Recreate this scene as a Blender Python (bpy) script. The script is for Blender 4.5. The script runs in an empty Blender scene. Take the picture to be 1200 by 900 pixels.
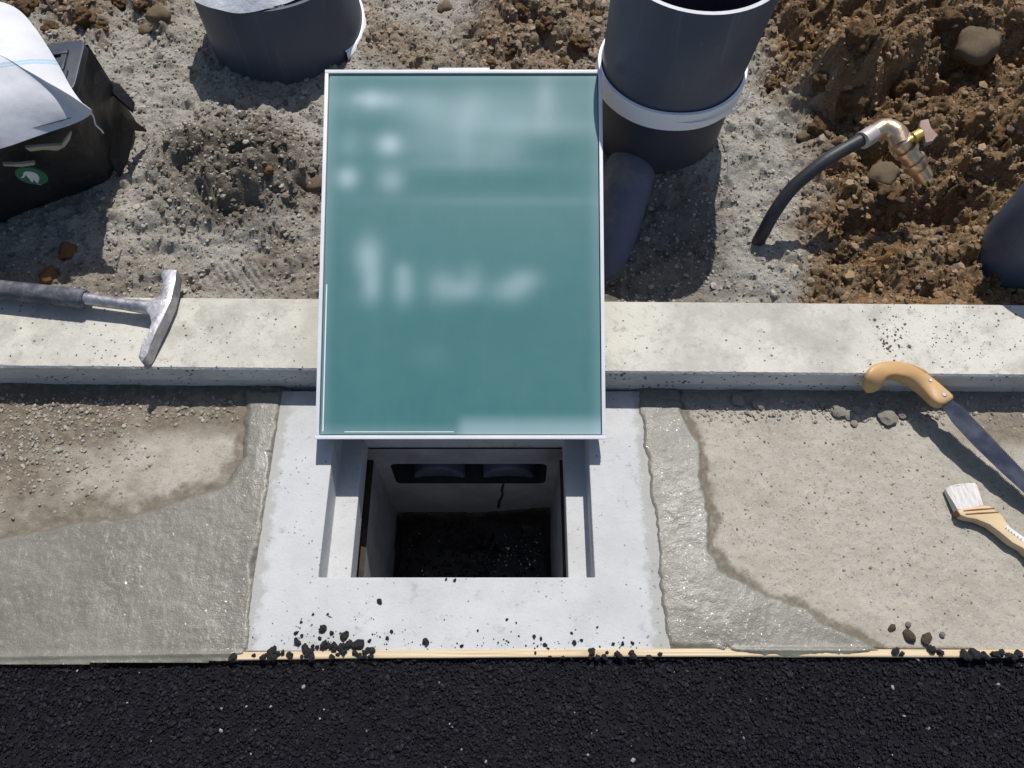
import bpy, bmesh, math, random
import numpy as np
from mathutils import Vector, Matrix
random.seed(7)
S = bpy.context.scene
COL = S.collection

# ------------------------------------------------------------------ camera
H, F, PITCH = 1.174, 933.0, math.radians(62)
cs, sn = math.cos(PITCH), math.sin(PITCH)
cam = bpy.data.objects.new('camera', bpy.data.cameras.new('camera'))
COL.objects.link(cam)
cam.location = (0, 0, H)
cam.rotation_euler = (math.pi / 2 - PITCH, 0, 0)
cam.data.sensor_width = 36
cam.data.lens = F / 1200 * 36
cam.data.clip_start = 0.02
cam.data.clip_end = 500
S.camera = cam

# ------------------------------------------------------------------ light
SUN = Vector((0.13, 0.58, 1.0)).normalized()
el = math.asin(SUN.z); az = math.atan2(SUN.x, SUN.y)
w = bpy.data.worlds.new("World"); S.world = w; w.use_nodes = True
wn = w.node_tree.nodes; wl = w.node_tree.links
sky = wn.new('ShaderNodeTexSky'); sky.sky_type = 'NISHITA'; sky.sun_disc = False
sky.sun_elevation = el; sky.sun_rotation = az; sky.air_density = 1.0; sky.dust_density = 1.2
wl.new(sky.outputs[0], wn['Background'].inputs[0]); wn['Background'].inputs[1].default_value = 0.095
sl = bpy.data.lights.new('sun', 'SUN'); sl.energy = 4.4; sl.angle = math.radians(0.5); sl.color = (1.0, 0.975, 0.93)
so = bpy.data.objects.new('sun', sl); COL.objects.link(so)
so.rotation_euler = SUN.to_track_quat('Z', 'Y').to_euler(); so.location = (0, 0, 5)
S.view_settings.view_transform = 'Standard'; S.view_settings.look = 'None'
S.view_settings.exposure = 0.0; S.view_settings.gamma = 1
S.render.engine = 'CYCLES'
S.cycles.max_bounces = 8; S.cycles.sample_clamp_indirect = 6

# ------------------------------------------------------------------ projection helpers (layout measurements)
def ray(px, py):
    u, t = (px - 600) / F, (py - 450) / F
    return Vector((u, cs - sn * t, -(sn + cs * t)))
def at(px, py, z=0.0):
    r = ray(px, py); return Vector((0, 0, H)) + r * ((z - H) / r.z)
def atY(px, py, Y):
    r = ray(px, py); return Vector((0, 0, H)) + r * (Y / r.y)
def onplane(px, py, p, n, off=0.0):
    r = ray(px, py); o = Vector((0, 0, H))
    return o + r * ((p - o).dot(n) / r.dot(n)) + n * off
def project(X, Y, Z):
    d = Y * cs - (Z - H) * sn
    return 600 + F * X / d, 450 + F * (-Y * sn - (Z - H) * cs) / d

# ------------------------------------------------------------------ numpy noise
def _h(ix, iy, seed):
    n = (ix.astype(np.int64) * 374761393 + iy.astype(np.int64) * 668265263 + seed * 974634777) & 0xffffffff
    n = ((n ^ (n >> 13)) * 1274126177) & 0xffffffff
    n = ((n ^ (n >> 16)) * 2246822519) & 0xffffffff
    return ((n ^ (n >> 15)) & 0xffffff) / float(0xffffff)
def vnoise(x, y, seed=0):
    ix, iy = np.floor(x), np.floor(y); fx, fy = x - ix, y - iy
    a = []
    for dx, dy in ((0, 0), (1, 0), (0, 1), (1, 1)):
        th = _h(ix + dx, iy + dy, seed) * 2 * math.pi
        a.append(np.cos(th) * (fx - dx) + np.sin(th) * (fy - dy))
    u = fx * fx * fx * (fx * (fx * 6 - 15) + 10); v = fy * fy * fy * (fy * (fy * 6 - 15) + 10)
    return ((a[0] * (1 - u) + a[1] * u) * (1 - v) + (a[2] * (1 - u) + a[3] * u) * v) * 1.5
def fbm(x, y, f, octs=4, seed=0, gain=0.5):
    r = 0; amp = 1; tot = 0
    for o in range(octs):
        r = r + amp * vnoise(x * f, y * f, seed + o * 17); tot += amp
        amp *= gain; f *= 2.03
    return r / tot
def worley(x, y, f, seed=0):
    x = x * f; y = y * f; ix, iy = np.floor(x), np.floor(y)
    f1 = np.full(x.shape, 9.0); f2 = np.full(x.shape, 9.0); idr = np.zeros(x.shape)
    for dx in (-1, 0, 1):
        for dy in (-1, 0, 1):
            cx, cy = ix + dx, iy + dy
            d = np.hypot(cx + _h(cx, cy, seed) - x, cy + _h(cx, cy, seed + 5) - y)
            r = _h(cx, cy, seed + 9)
            cl = d < f1
            f2 = np.where(cl, f1, np.minimum(f2, d)); idr = np.where(cl, r, idr); f1 = np.where(cl, d, f1)
    return f1, f2, idr
def lumps(x, y, f, seed=0):
    wx = x + fbm(x, y, f * 1.3, 2, seed + 50) * 0.35 / f; wy = y + fbm(x, y, f * 1.3, 2, seed + 80) * 0.35 / f
    f1, f2, r = worley(wx, wy, f, seed)
    return np.sqrt(np.clip(1 - (f1 * 1.25) ** 2, 0, 1)) * (0.25 + 0.75 * r), r
def sstep(a, b, x):
    t = np.clip((x - a) / (b - a), 0, 1); return t * t * (3 - 2 * t)
def sdist(X, Y, poly):            # signed distance, positive inside the polygon
    P = np.array(poly, float); n = len(P)
    d = np.full(X.shape, 1e9); ins = np.zeros(X.shape, bool)
    for i in range(n):
        ax, ay = P[i]; bx, by = P[(i + 1) % n]
        ex, ey = bx - ax, by - ay
        t = np.clip(((X - ax) * ex + (Y - ay) * ey) / max(ex * ex + ey * ey, 1e-12), 0, 1)
        d = np.minimum(d, np.hypot(X - ax - t * ex, Y - ay - t * ey))
        c = ((ay > Y) != (by > Y)) & (X < (bx - ax) * (Y - ay) / ((by - ay) if abs(by - ay) > 1e-12 else 1e-12) + ax)
        ins ^= c
    return np.where(ins, d, -d)

# ------------------------------------------------------------------ object helpers
def tag(o, label=None, cat=None, group=None, kind=None):
    if label: o['label'] = label
    if cat: o['category'] = cat
    if group: o['group'] = group
    if kind: o['kind'] = kind
    return o
def empty(name, loc=(0, 0, 0)):
    o = bpy.data.objects.new(name, None); COL.objects.link(o); o.location = loc; o.empty_display_size = 0.05
    return o
def link(name, me, mat, parent=None):
    if mat is not None and not me.materials: me.materials.append(mat)
    o = bpy.data.objects.new(name, me); COL.objects.link(o)
    if parent is not None:
        o.parent = parent
        bpy.context.view_layer.update()
        o.matrix_parent_inverse = parent.matrix_world.inverted()
    return o
def mesh(name, verts, faces, mat, parent=None, smooth=False):
    me = bpy.data.meshes.new(name); me.from_pydata([tuple(v) for v in verts], [], faces); me.validate()
    bm = bmesh.new(); bm.from_mesh(me); bmesh.ops.recalc_face_normals(bm, faces=bm.faces); bm.to_mesh(me); bm.free()
    if smooth: me.polygons.foreach_set('use_smooth', [True] * len(me.polygons))
    return link(name, me, mat, parent)
def bmobj(name, bm, mat, parent=None, smooth=False, bevel=0, segs=2, ang=30):
    bmesh.ops.recalc_face_normals(bm, faces=bm.faces)
    if bevel:
        es = [e for e in bm.edges if len(e.link_faces) == 2 and e.calc_face_angle(0) > math.radians(ang)]
        bmesh.ops.bevel(bm, geom=es, offset=bevel, segments=segs, affect='EDGES', profile=0.6, clamp_overlap=True)
    me = bpy.data.meshes.new(name); bm.to_mesh(me); bm.free()
    if smooth:
        me.polygons.foreach_set('use_smooth', [True] * len(me.polygons))
        if hasattr(me, 'set_sharp_from_angle'): me.set_sharp_from_angle(angle=math.radians(40))
    return link(name, me, mat, parent)
def big_mesh(name, V, T, mat, parent=None, attrs=None, smooth=False):     # numpy verts Nx3, faces Mxk
    me = bpy.data.meshes.new(name); k = T.shape[1]
    me.vertices.add(len(V)); me.vertices.foreach_set('co', V.astype(np.float32).ravel())
    me.loops.add(T.size); me.loops.foreach_set('vertex_index', T.astype(np.int32).ravel())
    me.polygons.add(len(T)); me.polygons.foreach_set('loop_start', np.arange(0, T.size, k, dtype=np.int32))
    me.update(calc_edges=True)
    for an, av in (attrs or {}).items():
        a = me.attributes.new(an, 'FLOAT', 'POINT'); a.data.foreach_set('value', np.asarray(av, np.float32).ravel())
    me.polygons.foreach_set('use_smooth', [bool(smooth)] * len(T))
    return link(name, me, mat, parent)
def grid(name, xs, ys, zf, mat, attrs=None, keep=None, smooth=True, parent=None):
    X, Y = np.meshgrid(xs, ys); Z = zf(X, Y); nx, ny = len(xs), len(ys)
    idx = np.arange(nx * ny).reshape(ny, nx)
    T = np.stack([idx[:-1, :-1], idx[:-1, 1:], idx[1:, 1:], idx[1:, :-1]], -1).reshape(-1, 4)
    V = np.stack([X, Y, Z], -1).reshape(-1, 3)
    A = {k: f(X, Y).ravel() for k, f in (attrs or {}).items()}
    if keep is not None:
        K = keep(X, Y, Z).ravel(); T = T[K[T].any(1)]
        used = np.unique(T); rm = np.full(len(V), -1); rm[used] = np.arange(len(used))
        V = V[used]; T = rm[T]; A = {k: v[used] for k, v in A.items()}
    return big_mesh(name, V, T, mat, parent, A, smooth)
def prism(name, pts_top, pts_bot, mat, parent=None, bevel=0.0, smooth=True, segs=2, ang=30):
    bm = bmesh.new()
    a = [bm.verts.new(p) for p in pts_top]; b = [bm.verts.new(p) for p in pts_bot]; n = len(a)
    bm.faces.new(a); bm.faces.new(b[::-1])
    for i in range(n): bm.faces.new((a[i], b[i], b[(i + 1) % n], a[(i + 1) % n]))
    return bmobj(name, bm, mat, parent, smooth, bevel, segs, ang)
def box(name, lo, hi, mat, parent=None, bevel=0.0):
    (x0, y0, z0), (x1, y1, z1) = lo, hi
    return prism(name, [(x0, y0, z1), (x1, y0, z1), (x1, y1, z1), (x0, y1, z1)],
                 [(x0, y0, z0), (x1, y0, z0), (x1, y1, z0), (x0, y1, z0)], mat, parent, bevel)
def catmull(pts, n=8):
    pts = [Vector(p) for p in pts]; P = [pts[0] * 2 - pts[1]] + pts + [pts[-1] * 2 - pts[-2]]; out = []
    for i in range(1, len(P) - 2):
        for k in range(n):
            t = k / n; a, b, c, d = P[i - 1:i + 3]
            out.append(0.5 * ((2 * b) + (c - a) * t + (2 * a - 5 * b + 4 * c - d) * t * t + (3 * b - a - 3 * c + d) * t ** 3))
    return out + [pts[-1]]
def tube(name, path, radii, mat, parent=None, seg=20, cap=True):
    path = [Vector(p) for p in path]; n = len(path)
    if not hasattr(radii, '__len__'): radii = [radii] * n
    V = []; Fc = []; up = None
    for i in range(n):
        t = (path[min(i + 1, n - 1)] - path[max(i - 1, 0)]).normalized()
        if up is None: up = t.orthogonal().normalized()
        up = (up - t * up.dot(t)).normalized(); sd = t.cross(up)
        for k in range(seg):
            a = 2 * math.pi * k / seg; V.append(path[i] + (up * math.cos(a) + sd * math.sin(a)) * radii[i])
    for i in range(n - 1):
        for k in range(seg):
            Fc.append((i * seg + k, i * seg + (k + 1) % seg, (i + 1) * seg + (k + 1) % seg, (i + 1) * seg + k))
    if cap: Fc += [tuple(range(seg))[::-1], tuple(range((n - 1) * seg, n * seg))]
    o = mesh(name, V, Fc, mat, parent, True)
    if hasattr(o.data, 'set_sharp_from_angle'): o.data.set_sharp_from_angle(angle=math.radians(40))
    return o
def rod(name, a, b, prof, mat, parent=None, seg=24):     # prof: (fraction, radius)
    a, b = Vector(a), Vector(b)
    return tube(name, [a + (b - a) * f for f, r in prof], [r for f, r in prof], mat, parent, seg)
def lathe(name, c, prof, mat, parent=None, seg=64, wob=0):        # prof (r, z) open profile around Z
    V = []; Fc = []; n = len(prof)
    for r, z in prof:
        for k in range(seg):
            a = 2 * math.pi * k / seg
            V.append((c[0] + r * math.cos(a), c[1] + r * math.sin(a), z + wob * math.sin(3 * a + 1) + wob * .6 * math.sin(7 * a)))
    for i in range(n - 1):
        for k in range(seg):
            Fc.append((i * seg + k, i * seg + (k + 1) % seg, (i + 1) * seg + (k + 1) % seg, (i + 1) * seg + k))
    o = mesh(name, V, Fc, mat, parent, True)
    if hasattr(o.data, 'set_sharp_from_angle'): o.data.set_sharp_from_angle(angle=math.radians(35))
    return o

_bm = bmesh.new(); bmesh.ops.create_icosphere(_bm, subdivisions=1, radius=1)
ICO0 = (np.array([v.co[:] for v in _bm.verts]), np.array([[v.index for v in f.verts] for f in _bm.faces])); _bm.free()
_bm = bmesh.new(); bmesh.ops.create_icosphere(_bm, subdivisions=2, radius=1)
ICO1 = (np.array([v.co[:] for v in _bm.verts]), np.array([[v.index for v in f.verts] for f in _bm.faces])); _bm.free()
def cloud(name, pos, size, mat, seed=0, tint=None, flat=0.7, rough=0.3, smooth=False, ico=ICO0, extra=None):
    rng = np.random.default_rng(seed); B, T = ico; n = len(pos); m = len(B)
    V = B[None] * (1 + rng.uniform(-rough, rough, (n, m, 1)))
    sc = np.stack([rng.uniform(.75, 1.25, n), rng.uniform(.75, 1.25, n), rng.uniform(flat * .7, flat * 1.2, n)], -1) * np.asarray(size)[:, None]
    V = V * sc[:, None]
    a = rng.uniform(0, 2 * np.pi, n); c, s_ = np.cos(a)[:, None], np.sin(a)[:, None]
    tl = rng.uniform(-.5, .5, n)[:, None]
    x, y, z = V[..., 0], V[..., 1], V[..., 2]
    y, z = y * np.cos(tl) - z * np.sin(tl), y * np.sin(tl) + z * np.cos(tl)
    V = np.stack([x * c - y * s_, x * s_ + y * c, z], -1) + np.asarray(pos)[:, None]
    Tt = (T[None] + (np.arange(n) * m)[:, None, None]).reshape(-1, 3)
    if tint is None: tint = rng.uniform(0, 1, n)
    A = {'tint': np.repeat(tint, m)}
    for k, v in (extra or {}).items(): A[k] = np.repeat(v, m)
    return big_mesh(name, V.reshape(-1, 3), Tt, mat, None, A, smooth)

# ------------------------------------------------------------------ materials
class M:
    def __init__(s, name, rough=0.8, metal=0.0, spec=0.3):
        s.m = bpy.data.materials.new(name); s.m.use_nodes = True
        s.n = s.m.node_tree.nodes; s.l = s.m.node_tree.links; s.b = s.n['Principled BSDF']
        s.b.inputs['Roughness'].default_value = rough; s.b.inputs['Metallic'].default_value = metal
        s.b.inputs['Specular IOR Level'].default_value = spec
        s.tc = s.n.new('ShaderNodeTexCoord').outputs['Object']; s.h = None
    def noise(s, scale, detail=4, rough=0.55, stretch=None, dist=0):
        n = s.n.new('ShaderNodeTexNoise'); n.inputs['Scale'].default_value = scale
        n.inputs['Detail'].default_value = detail; n.inputs['Roughness'].default_value = rough; n.inputs['Distortion'].default_value = dist
        src = s.tc
        if stretch:
            mp = s.n.new('ShaderNodeMapping'); mp.inputs['Scale'].default_value = stretch; s.l.new(src, mp.inputs[0]); src = mp.outputs[0]
        s.l.new(src, n.inputs['Vector']); return n.outputs['Fac']
    def vor(s, scale, feature='F1', rnd=1.0):
        n = s.n.new('ShaderNodeTexVoronoi'); n.inputs['Scale'].default_value = scale; n.feature = feature
        n.inputs['Randomness'].default_value = rnd
        s.l.new(s.tc, n.inputs['Vector']); return n.outputs['Distance']
    def attr(s, name):
        n = s.n.new('ShaderNodeAttribute'); n.attribute_name = name; return n.outputs['Fac']
    def rmp(s, v, a, b, lo=0.0, hi=1.0):
        n = s.n.new('ShaderNodeMapRange'); n.interpolation_type = 'SMOOTHSTEP'
        for i, q in enumerate((a, b, lo, hi)): n.inputs[i + 1].default_value = q
        s.l.new(v, n.inputs[0]); return n.outputs[0]
    def math(s, op, a, b=0.0):
        n = s.n.new('ShaderNodeMath'); n.operation = op
        for i, q in enumerate((a, b)):
            if hasattr(q, 'node'): s.l.new(q, n.inputs[i])
            else: n.inputs[i].default_value = q
        return n.outputs[0]
    def mix(s, f, a, b):
        n = s.n.new('ShaderNodeMix'); n.data_type = 'RGBA'
        for i, q in ((0, f), (6, a), (7, b)):
            if hasattr(q, 'node'): s.l.new(q, n.inputs[i])
            else: n.inputs[i].default_value = q if i == 0 else (*q, 1)
        return n.outputs[2]
    def col(s, c):
        if hasattr(c, 'node'): s.l.new(c, s.b.inputs['Base Color'])
        else: s.b.inputs['Base Color'].default_value = (*c, 1)
        return s
    def rough(s, v): s.l.new(v, s.b.inputs['Roughness']); return s
    def bump(s, v, dist=0.002, strength=1.0):
        n = s.n.new('ShaderNodeBump'); n.inputs['Distance'].default_value = dist; n.inputs['Strength'].default_value = strength
        s.l.new(v, n.inputs['Height'])
        if s.h: s.l.new(s.h, n.inputs['Normal'])
        s.h = n.outputs[0]; s.l.new(s.h, s.b.inputs['Normal']); return s
def mottle(name, c1, c2, scale, rough=0.8, spec=0.3, bscale=150, bdist=0.0008, speck=None, sscale=90, sth=(.14, .2), metal=0, detail=5, fine=None):
    m = M(name, rough, metal, spec)
    c = m.mix(m.rmp(m.noise(scale, detail, .6), .32, .68), c1, c2)
    if fine: c = m.mix(m.rmp(m.noise(fine[0], 3, .6), .35, .7), c, m.mix(.5, c, fine[1]))
    if speck is not None:
        v = m.math('ADD', m.vor(sscale), m.math('MULTIPLY', m.noise(sscale * .25, 2), 0.45))
        c = m.mix(m.rmp(v, sth[0] + .2, sth[1] + .2, 1, 0), c, speck)
    m.col(c)
    if bdist: m.bump(m.noise(bscale, 4, .6), bdist)
    return m

# pit frame concrete: pale bluish white precast
m = M('precast_concrete', .8, 0, .25)
c = m.mix(m.rmp(m.noise(9, 5, .65), .3, .72), (.512, .512, .512), (.44, .44, .44))
c = m.mix(m.rmp(m.noise(30, 6, .7), .56, .74), c, (.32, .325, .33))
c = m.mix(m.rmp(m.noise(4.3, 6, .65), .50, .66, 0, .6), c, (.37, .355, .31))
c = m.mix(m.rmp(m.math('ADD', m.vor(85), m.math('MULTIPLY', m.noise(12, 3), .5)), .30, .36, 1, 0), c, (.26, .26, .26))
m.col(c).bump(m.noise(260, 4, .6), .0006).bump(m.noise(40, 3), .0015, .6)
sx = m.n.new('ShaderNodeSeparateXYZ'); m.l.new(m.tc, sx.inputs[0])
ed_ = m.math('SUBTRACT', m.math('MINIMUM', m.math('ADD', sx.outputs[0], .379), m.math('SUBTRACT', .214, sx.outputs[0])), m.math('MULTIPLY', m.noise(55, 5, .7), .05))
c = m.mix(m.rmp(ed_, -.018, -.006, .6, 0), c, (.29, .28, .245)); c = m.mix(m.rmp(m.noise(120, 5, .75), .60, .72, 0, .5), c, (.30, .30, .29)); m.col(c)
m.bump(m.rmp(m.vor(85), .05, .14), .0012, .7)
MT_FRAME = m.m
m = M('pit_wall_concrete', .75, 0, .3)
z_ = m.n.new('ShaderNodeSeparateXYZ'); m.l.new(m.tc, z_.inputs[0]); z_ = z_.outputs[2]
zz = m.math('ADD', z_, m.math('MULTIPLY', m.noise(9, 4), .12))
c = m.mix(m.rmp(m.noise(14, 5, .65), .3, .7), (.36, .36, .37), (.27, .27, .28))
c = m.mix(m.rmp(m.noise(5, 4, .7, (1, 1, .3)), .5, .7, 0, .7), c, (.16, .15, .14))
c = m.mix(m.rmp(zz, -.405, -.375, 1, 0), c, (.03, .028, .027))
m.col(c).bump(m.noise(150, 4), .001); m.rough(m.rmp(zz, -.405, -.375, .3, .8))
MT_PIT = m.m
m = M('curb_concrete', .85, 0, .2)
c = m.mix(m.rmp(m.noise(6, 5, .65), .3, .7), (.58, .558, .49), (.49, .468, .405))
c = m.mix(m.rmp(m.noise(11, 7, .75), .47, .68, 0, .8), c, (.345, .325, .28))
c = m.mix(m.rmp(m.noise(60, 6, .75), .53, .68, 0, .7), c, (.29, .27, .235))
c = m.mix(m.rmp(m.noise(4, 6, .72), .47, .64, 0, .7), c, (.37, .35, .305))
hole = m.math('ADD', m.vor(70), m.math('MULTIPLY', m.noise(8, 4), .6))
c = m.mix(m.rmp(hole, .32, .38, 1, 0), c, (.17, .16, .14))
m.col(c).bump(m.noise(230, 4, .6), .0008).bump(m.rmp(hole, .30, .40), .002, .8)
MT_CURB = m.m
m = M('curb_face_concrete', .85, 0, .2)
c = m.mix(m.rmp(m.noise(12, 6, .7, (.35, 1, 1)), .35, .65), (.60, .59, .575), (.42, .415, .40))
hole = m.math('ADD', m.vor(95), m.math('MULTIPLY', m.noise(14, 4), .5))
c = m.mix(m.rmp(hole, .36, .42, 1, 0), c, (.07, .07, .07))
m.col(c).bump(m.noise(200, 4), .001).bump(m.rmp(hole, .34, .44), .002, .8)
MT_CURBF = m.m

# bedding soil: attribute driven mix of dry grey sand, brown earth and damp mud
def earth_col(m):
    e = m.mix(m.rmp(m.noise(28, 6, .7), .3, .7), (.28, .178, .09), (.135, .084, .045))
    e = m.mix(m.rmp(m.noise(130, 5, .7), .50, .66), e, (.37, .24, .115))
    e = m.mix(m.rmp(m.noise(9, 5, .7), .52, .70, 0, .7), e, m.mix(m.rmp(m.noise(120, 4, .7), .35, .65), (.25, .215, .165), (.145, .12, .09)))
    e = m.mix(m.rmp(m.noise(16, 5, .7), .54, .68, 0, .8), e, (.33, .165, .055))
    e = m.mix(m.rmp(m.noise(90, 4, .75), .60, .70, 0, .8), e, (.045, .03, .02))
    return m.mix(m.rmp(m.noise(210, 3, .7), .61, .69), e, (.42, .375, .31))
m = M('bedding_soil', .95, 0, .15)
br, we, ti = m.attr('brown'), m.attr('wet'), m.attr('tint')
sand = m.mix(m.rmp(m.noise(35, 6, .7), .3, .7), (.43, .398, .338), (.32, .29, .243))
sand = m.mix(m.rmp(m.noise(230, 4, .7), .42, .62), sand, (.46, .44, .39))
sand = m.mix(m.rmp(m.noise(240, 4, .7), .60, .72, 0, .6), sand, (.14, .125, .105))
earth = earth_col(m)
damp = m.mix(m.rmp(m.noise(60, 5, .7), .35, .65), (.15, .125, .094), (.085, .07, .053))
c = m.mix(br, sand, earth); c = m.mix(we, c, damp)
m.col(c).bump(m.noise(420, 4, .7), .003).bump(m.noise(130, 5, .7), .006, .9)
MT_SOIL = m.m
m = M('gravel_stone', .9, 0, .2)
t = m.attr('tint'); bb = m.attr('brown')
g = m.mix(m.rmp(t, 0, .8), (.17, .15, .125), (.42, .39, .335)); e = m.mix(m.rmp(t, .1, 1), (.10, .066, .040), (.31, .21, .12))
c = m.mix(bb, g, m.mix(m.rmp(m.noise(14, 4, .7), .5, .66), e, (.27, .145, .06))); c = m.mix(m.rmp(m.noise(160, 3), .4, .65, 0, .6), c, m.mix(.5, c, (.12, .09, .06)))
m.col(c).bump(m.noise(500, 3), .0008)
MT_GRAVEL = m.m
def stone_mat(name, a, b, bd=.002): return mottle(name, a, b, 45, .93, .15, 260, bd, fine=(180, (.16, .12, .08))).m
m = M('earth_clod', .95, 0, .12); m.col(earth_col(m)).bump(m.noise(60, 5, .7), .02, 1).bump(m.noise(18, 4, .7), .05, .8); MT_CLOD = m.m
MT_STONE = stone_mat('river_stone', (.40, .31, .20), (.27, .20, .125), .004)
MT_ORANGE = stone_mat('orange_earth', (.34, .16, .05), (.25, .12, .05))
MT_CHIP = stone_mat('concrete_chip', (.46, .43, .37), (.36, .34, .30))
MT_MUD = stone_mat('damp_mud', (.18, .145, .105), (.10, .08, .06), .003)

m = M('wet_mortar', .3, 0, .6)
m.b.inputs['Coat Roughness'].default_value = .07; vc = m.n.new('ShaderNodeTexVoronoi'); vc.inputs['Scale'].default_value = 215; m.l.new(m.tc, vc.inputs['Vector'])
m.l.new(m.math('MULTIPLY', m.rmp(m.noise(7, 5, .65), .36, .62, .3, 1), m.rmp(vc.outputs['Color'], .48, .58)), m.b.inputs['Coat Weight'])
c = m.mix(m.rmp(m.noise(7, 5, .6), .3, .7), (.178, .168, .132), (.146, .138, .108))
c = m.mix(m.rmp(m.noise(70, 4, .7), .55, .75), c, (.26, .245, .21))
c = m.mix(m.attr('edge'), c, (.13, .115, .09))
m.col(c); m.rough(m.rmp(m.noise(9, 4, .6), .35, .65, .34, .5))
m.bump(m.noise(60, 4, .6), .0022, .35).bump(m.noise(420, 3, .6), .0007, 1)
hb_ = m.h; bn = m.n.new('ShaderNodeBump'); bn.inputs['Distance'].default_value = .0017; vd = m.vor(215); m.l.new(m.math('SUBTRACT', .5, m.math('MULTIPLY', vd, vd)), bn.inputs['Height']); m.l.new(hb_, bn.inputs['Normal'])
m.l.new(bn.outputs[0], m.b.inputs['Coat Normal'])
MT_MORTAR = m.m
m = M('gutter_base', .92, 0, .18)
damp_shade = m.attr('damp'); sp = m.attr('sand')
c = m.mix(m.rmp(m.noise(13, 6, .7), .3, .7), (.405, .372, .315), (.345, .315, .262))
c = m.mix(m.rmp(m.noise(5, 4, .7), .5, .72, 0, .5), c, (.36, .315, .255))
c = m.mix(m.rmp(m.noise(140, 5, .75), .52, .66, 0, .8), c, (.23, .21, .17))
c = m.mix(m.rmp(m.noise(260, 3, .75), .56, .68, 0, .85), c, (.47, .445, .40))
c = m.mix(sp, c, m.mix(m.rmp(m.noise(90, 4, .7), .35, .65), (.215, .18, .135), (.135, .11, .08)))
c = m.mix(m.math('MULTIPLY', damp_shade, m.rmp(m.noise(70, 5, .7), .25, .6, .55, 1)), c, (.135, .11, .078))  # damp fringe and painted curb shade share this dark colour
m.col(c).bump(m.noise(300, 4, .7), .0012).bump(m.noise(80, 5, .7), .003, .5)
MT_GUTTER = m.m
m = M('asphalt', .75, 0, .12)
c = m.mix(m.rmp(m.noise(60, 4), .35, .65), (.007, .0065, .009), (.011, .010, .013)); m.col(c).bump(m.noise(200, 4, .7), .003)
MT_ASPHALT = m.m
m = M('asphalt_stone', .5, 0, .14)
t = m.attr('tint')
c = m.mix(m.rmp(t, 0, .9), (.0065, .006, .009), (.0165, .0152, .021)); c = m.mix(m.rmp(t, .9955, .9975), c, (.30, .29, .28))
m.col(c).bump(m.noise(450, 3, .7), .0012); m.rough(m.rmp(m.noise(40, 3), .3, .7, .34, .62))
MT_ASTONE = m.m
MT_CRUMB = mottle('asphalt_crumb', (.013, .0125, .014), (.026, .025, .028), 120, .65, .3, 400, .001).m
m = M('plywood_edge', .75, 0, .2)
n1 = m.noise(1, 3, .6, (6, 900, 6)); n2 = m.noise(30, 4, .6, (.2, 1, 1))
c = m.mix(m.rmp(n1, .35, .65), (.70, .58, .40), (.52, .38, .22)); c = m.mix(m.rmp(n2, .55, .7, 0, .5), c, (.30, .20, .11))
m.col(c).bump(n1, .0006)
MT_PLY = m.m

# board
m = M('chalkboard_green', .42, 0, .35)
va = m.n.new('ShaderNodeAttribute'); va.attribute_name = 'chalk'; ch = va.outputs['Fac']
c = m.mix(m.rmp(m.noise(8, 3), .3, .7), (.050, .168, .168), (.058, .180, .181))
c = m.mix(ch, c, (.54, .66, .70)); c = m.mix(m.math('MULTIPLY', m.rmp(m.noise(1, 5, .7, (40, 9, 9)), .45, .75), .015), c, (.5, .6, .62)); m.col(c)
MT_BOARD = m.m
MT_ALU = mottle('white_rail', (.78, .79, .80), (.70, .71, .73), 14, .45, .5, 300, .0001).m
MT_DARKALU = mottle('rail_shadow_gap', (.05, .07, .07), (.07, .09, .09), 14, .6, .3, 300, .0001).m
MT_PRINT = mottle('white_print', (.82, .84, .85), (.74, .77, .79), 30, .5, .3, 300, .0001).m
MT_WOODLEG = mottle('board_leg_wood', (.45, .33, .2), (.35, .25, .15), 10, .7, .3, 200, .0003).m

m = M('grey_pvc', .42, 0, .45)
c = m.mix(m.rmp(m.noise(6, 5, .6), .3, .7), (.068, .080, .112), (.084, .096, .130))
c = m.mix(m.rmp(m.noise(2, 3, .5, (40, 40, 2)), .62, .72, 0, .35), c, (.16, .16, .18))
c = m.mix(m.rmp(m.noise(45, 6, .7), .66, .74, 0, .6), c, (.22, .20, .17))
m.col(c).bump(m.noise(220, 3), .0002); MT_PVC = m.m
m = M('dusty_pvc', .7, 0, .3)
c = m.mix(m.rmp(m.noise(9, 5, .65), .45, .68), (.13, .135, .18), (.27, .24, .22)); m.col(c).bump(m.noise(150, 4), .0006); MT_PVCD = m.m
MT_PVCRIM = mottle('pvc_cut_edge', (.50, .50, .52), (.42, .42, .45), 30, .5, .4, 200, .0003).m
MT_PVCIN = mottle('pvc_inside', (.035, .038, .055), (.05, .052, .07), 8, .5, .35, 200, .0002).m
m = M('white_pvc', .4, 0, .45)
c = m.mix(m.rmp(m.noise(18, 5, .7), .62, .72), (.88, .88, .90), (.42, .37, .30)); m.col(c); MT_WPVC = m.m
m = M('woven_sack', .75, 0, .25)
st = m.attr('stripe'); wv = m.math('ADD', st, m.math('MULTIPLY', m.math('SUBTRACT', m.noise(160, 2), .5), .003))
band = m.math('MULTIPLY', m.rmp(m.math('ABSOLUTE', wv), .0035, .0045, 1, 0), m.rmp(m.math('ABSOLUTE', wv), .0005, .0014, .35, 1))
c = m.mix(m.math('MULTIPLY', band, .8), m.mix(m.rmp(m.noise(12, 4), .3, .7), (.63, .63, .66), (.56, .56, .60)), (.30, .48, .57))
m.col(c).bump(m.noise(1, 2, .5, (900, 900, 900)), .0003).bump(m.noise(12, 3, .5), .012, .5)
MT_SACK = m.m
m = M('black_plastic', .5, 0, .4)
c = m.mix(m.rmp(m.noise(14, 5, .65), .3, .7), (.018, .018, .02), (.03, .028, .028))
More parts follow.
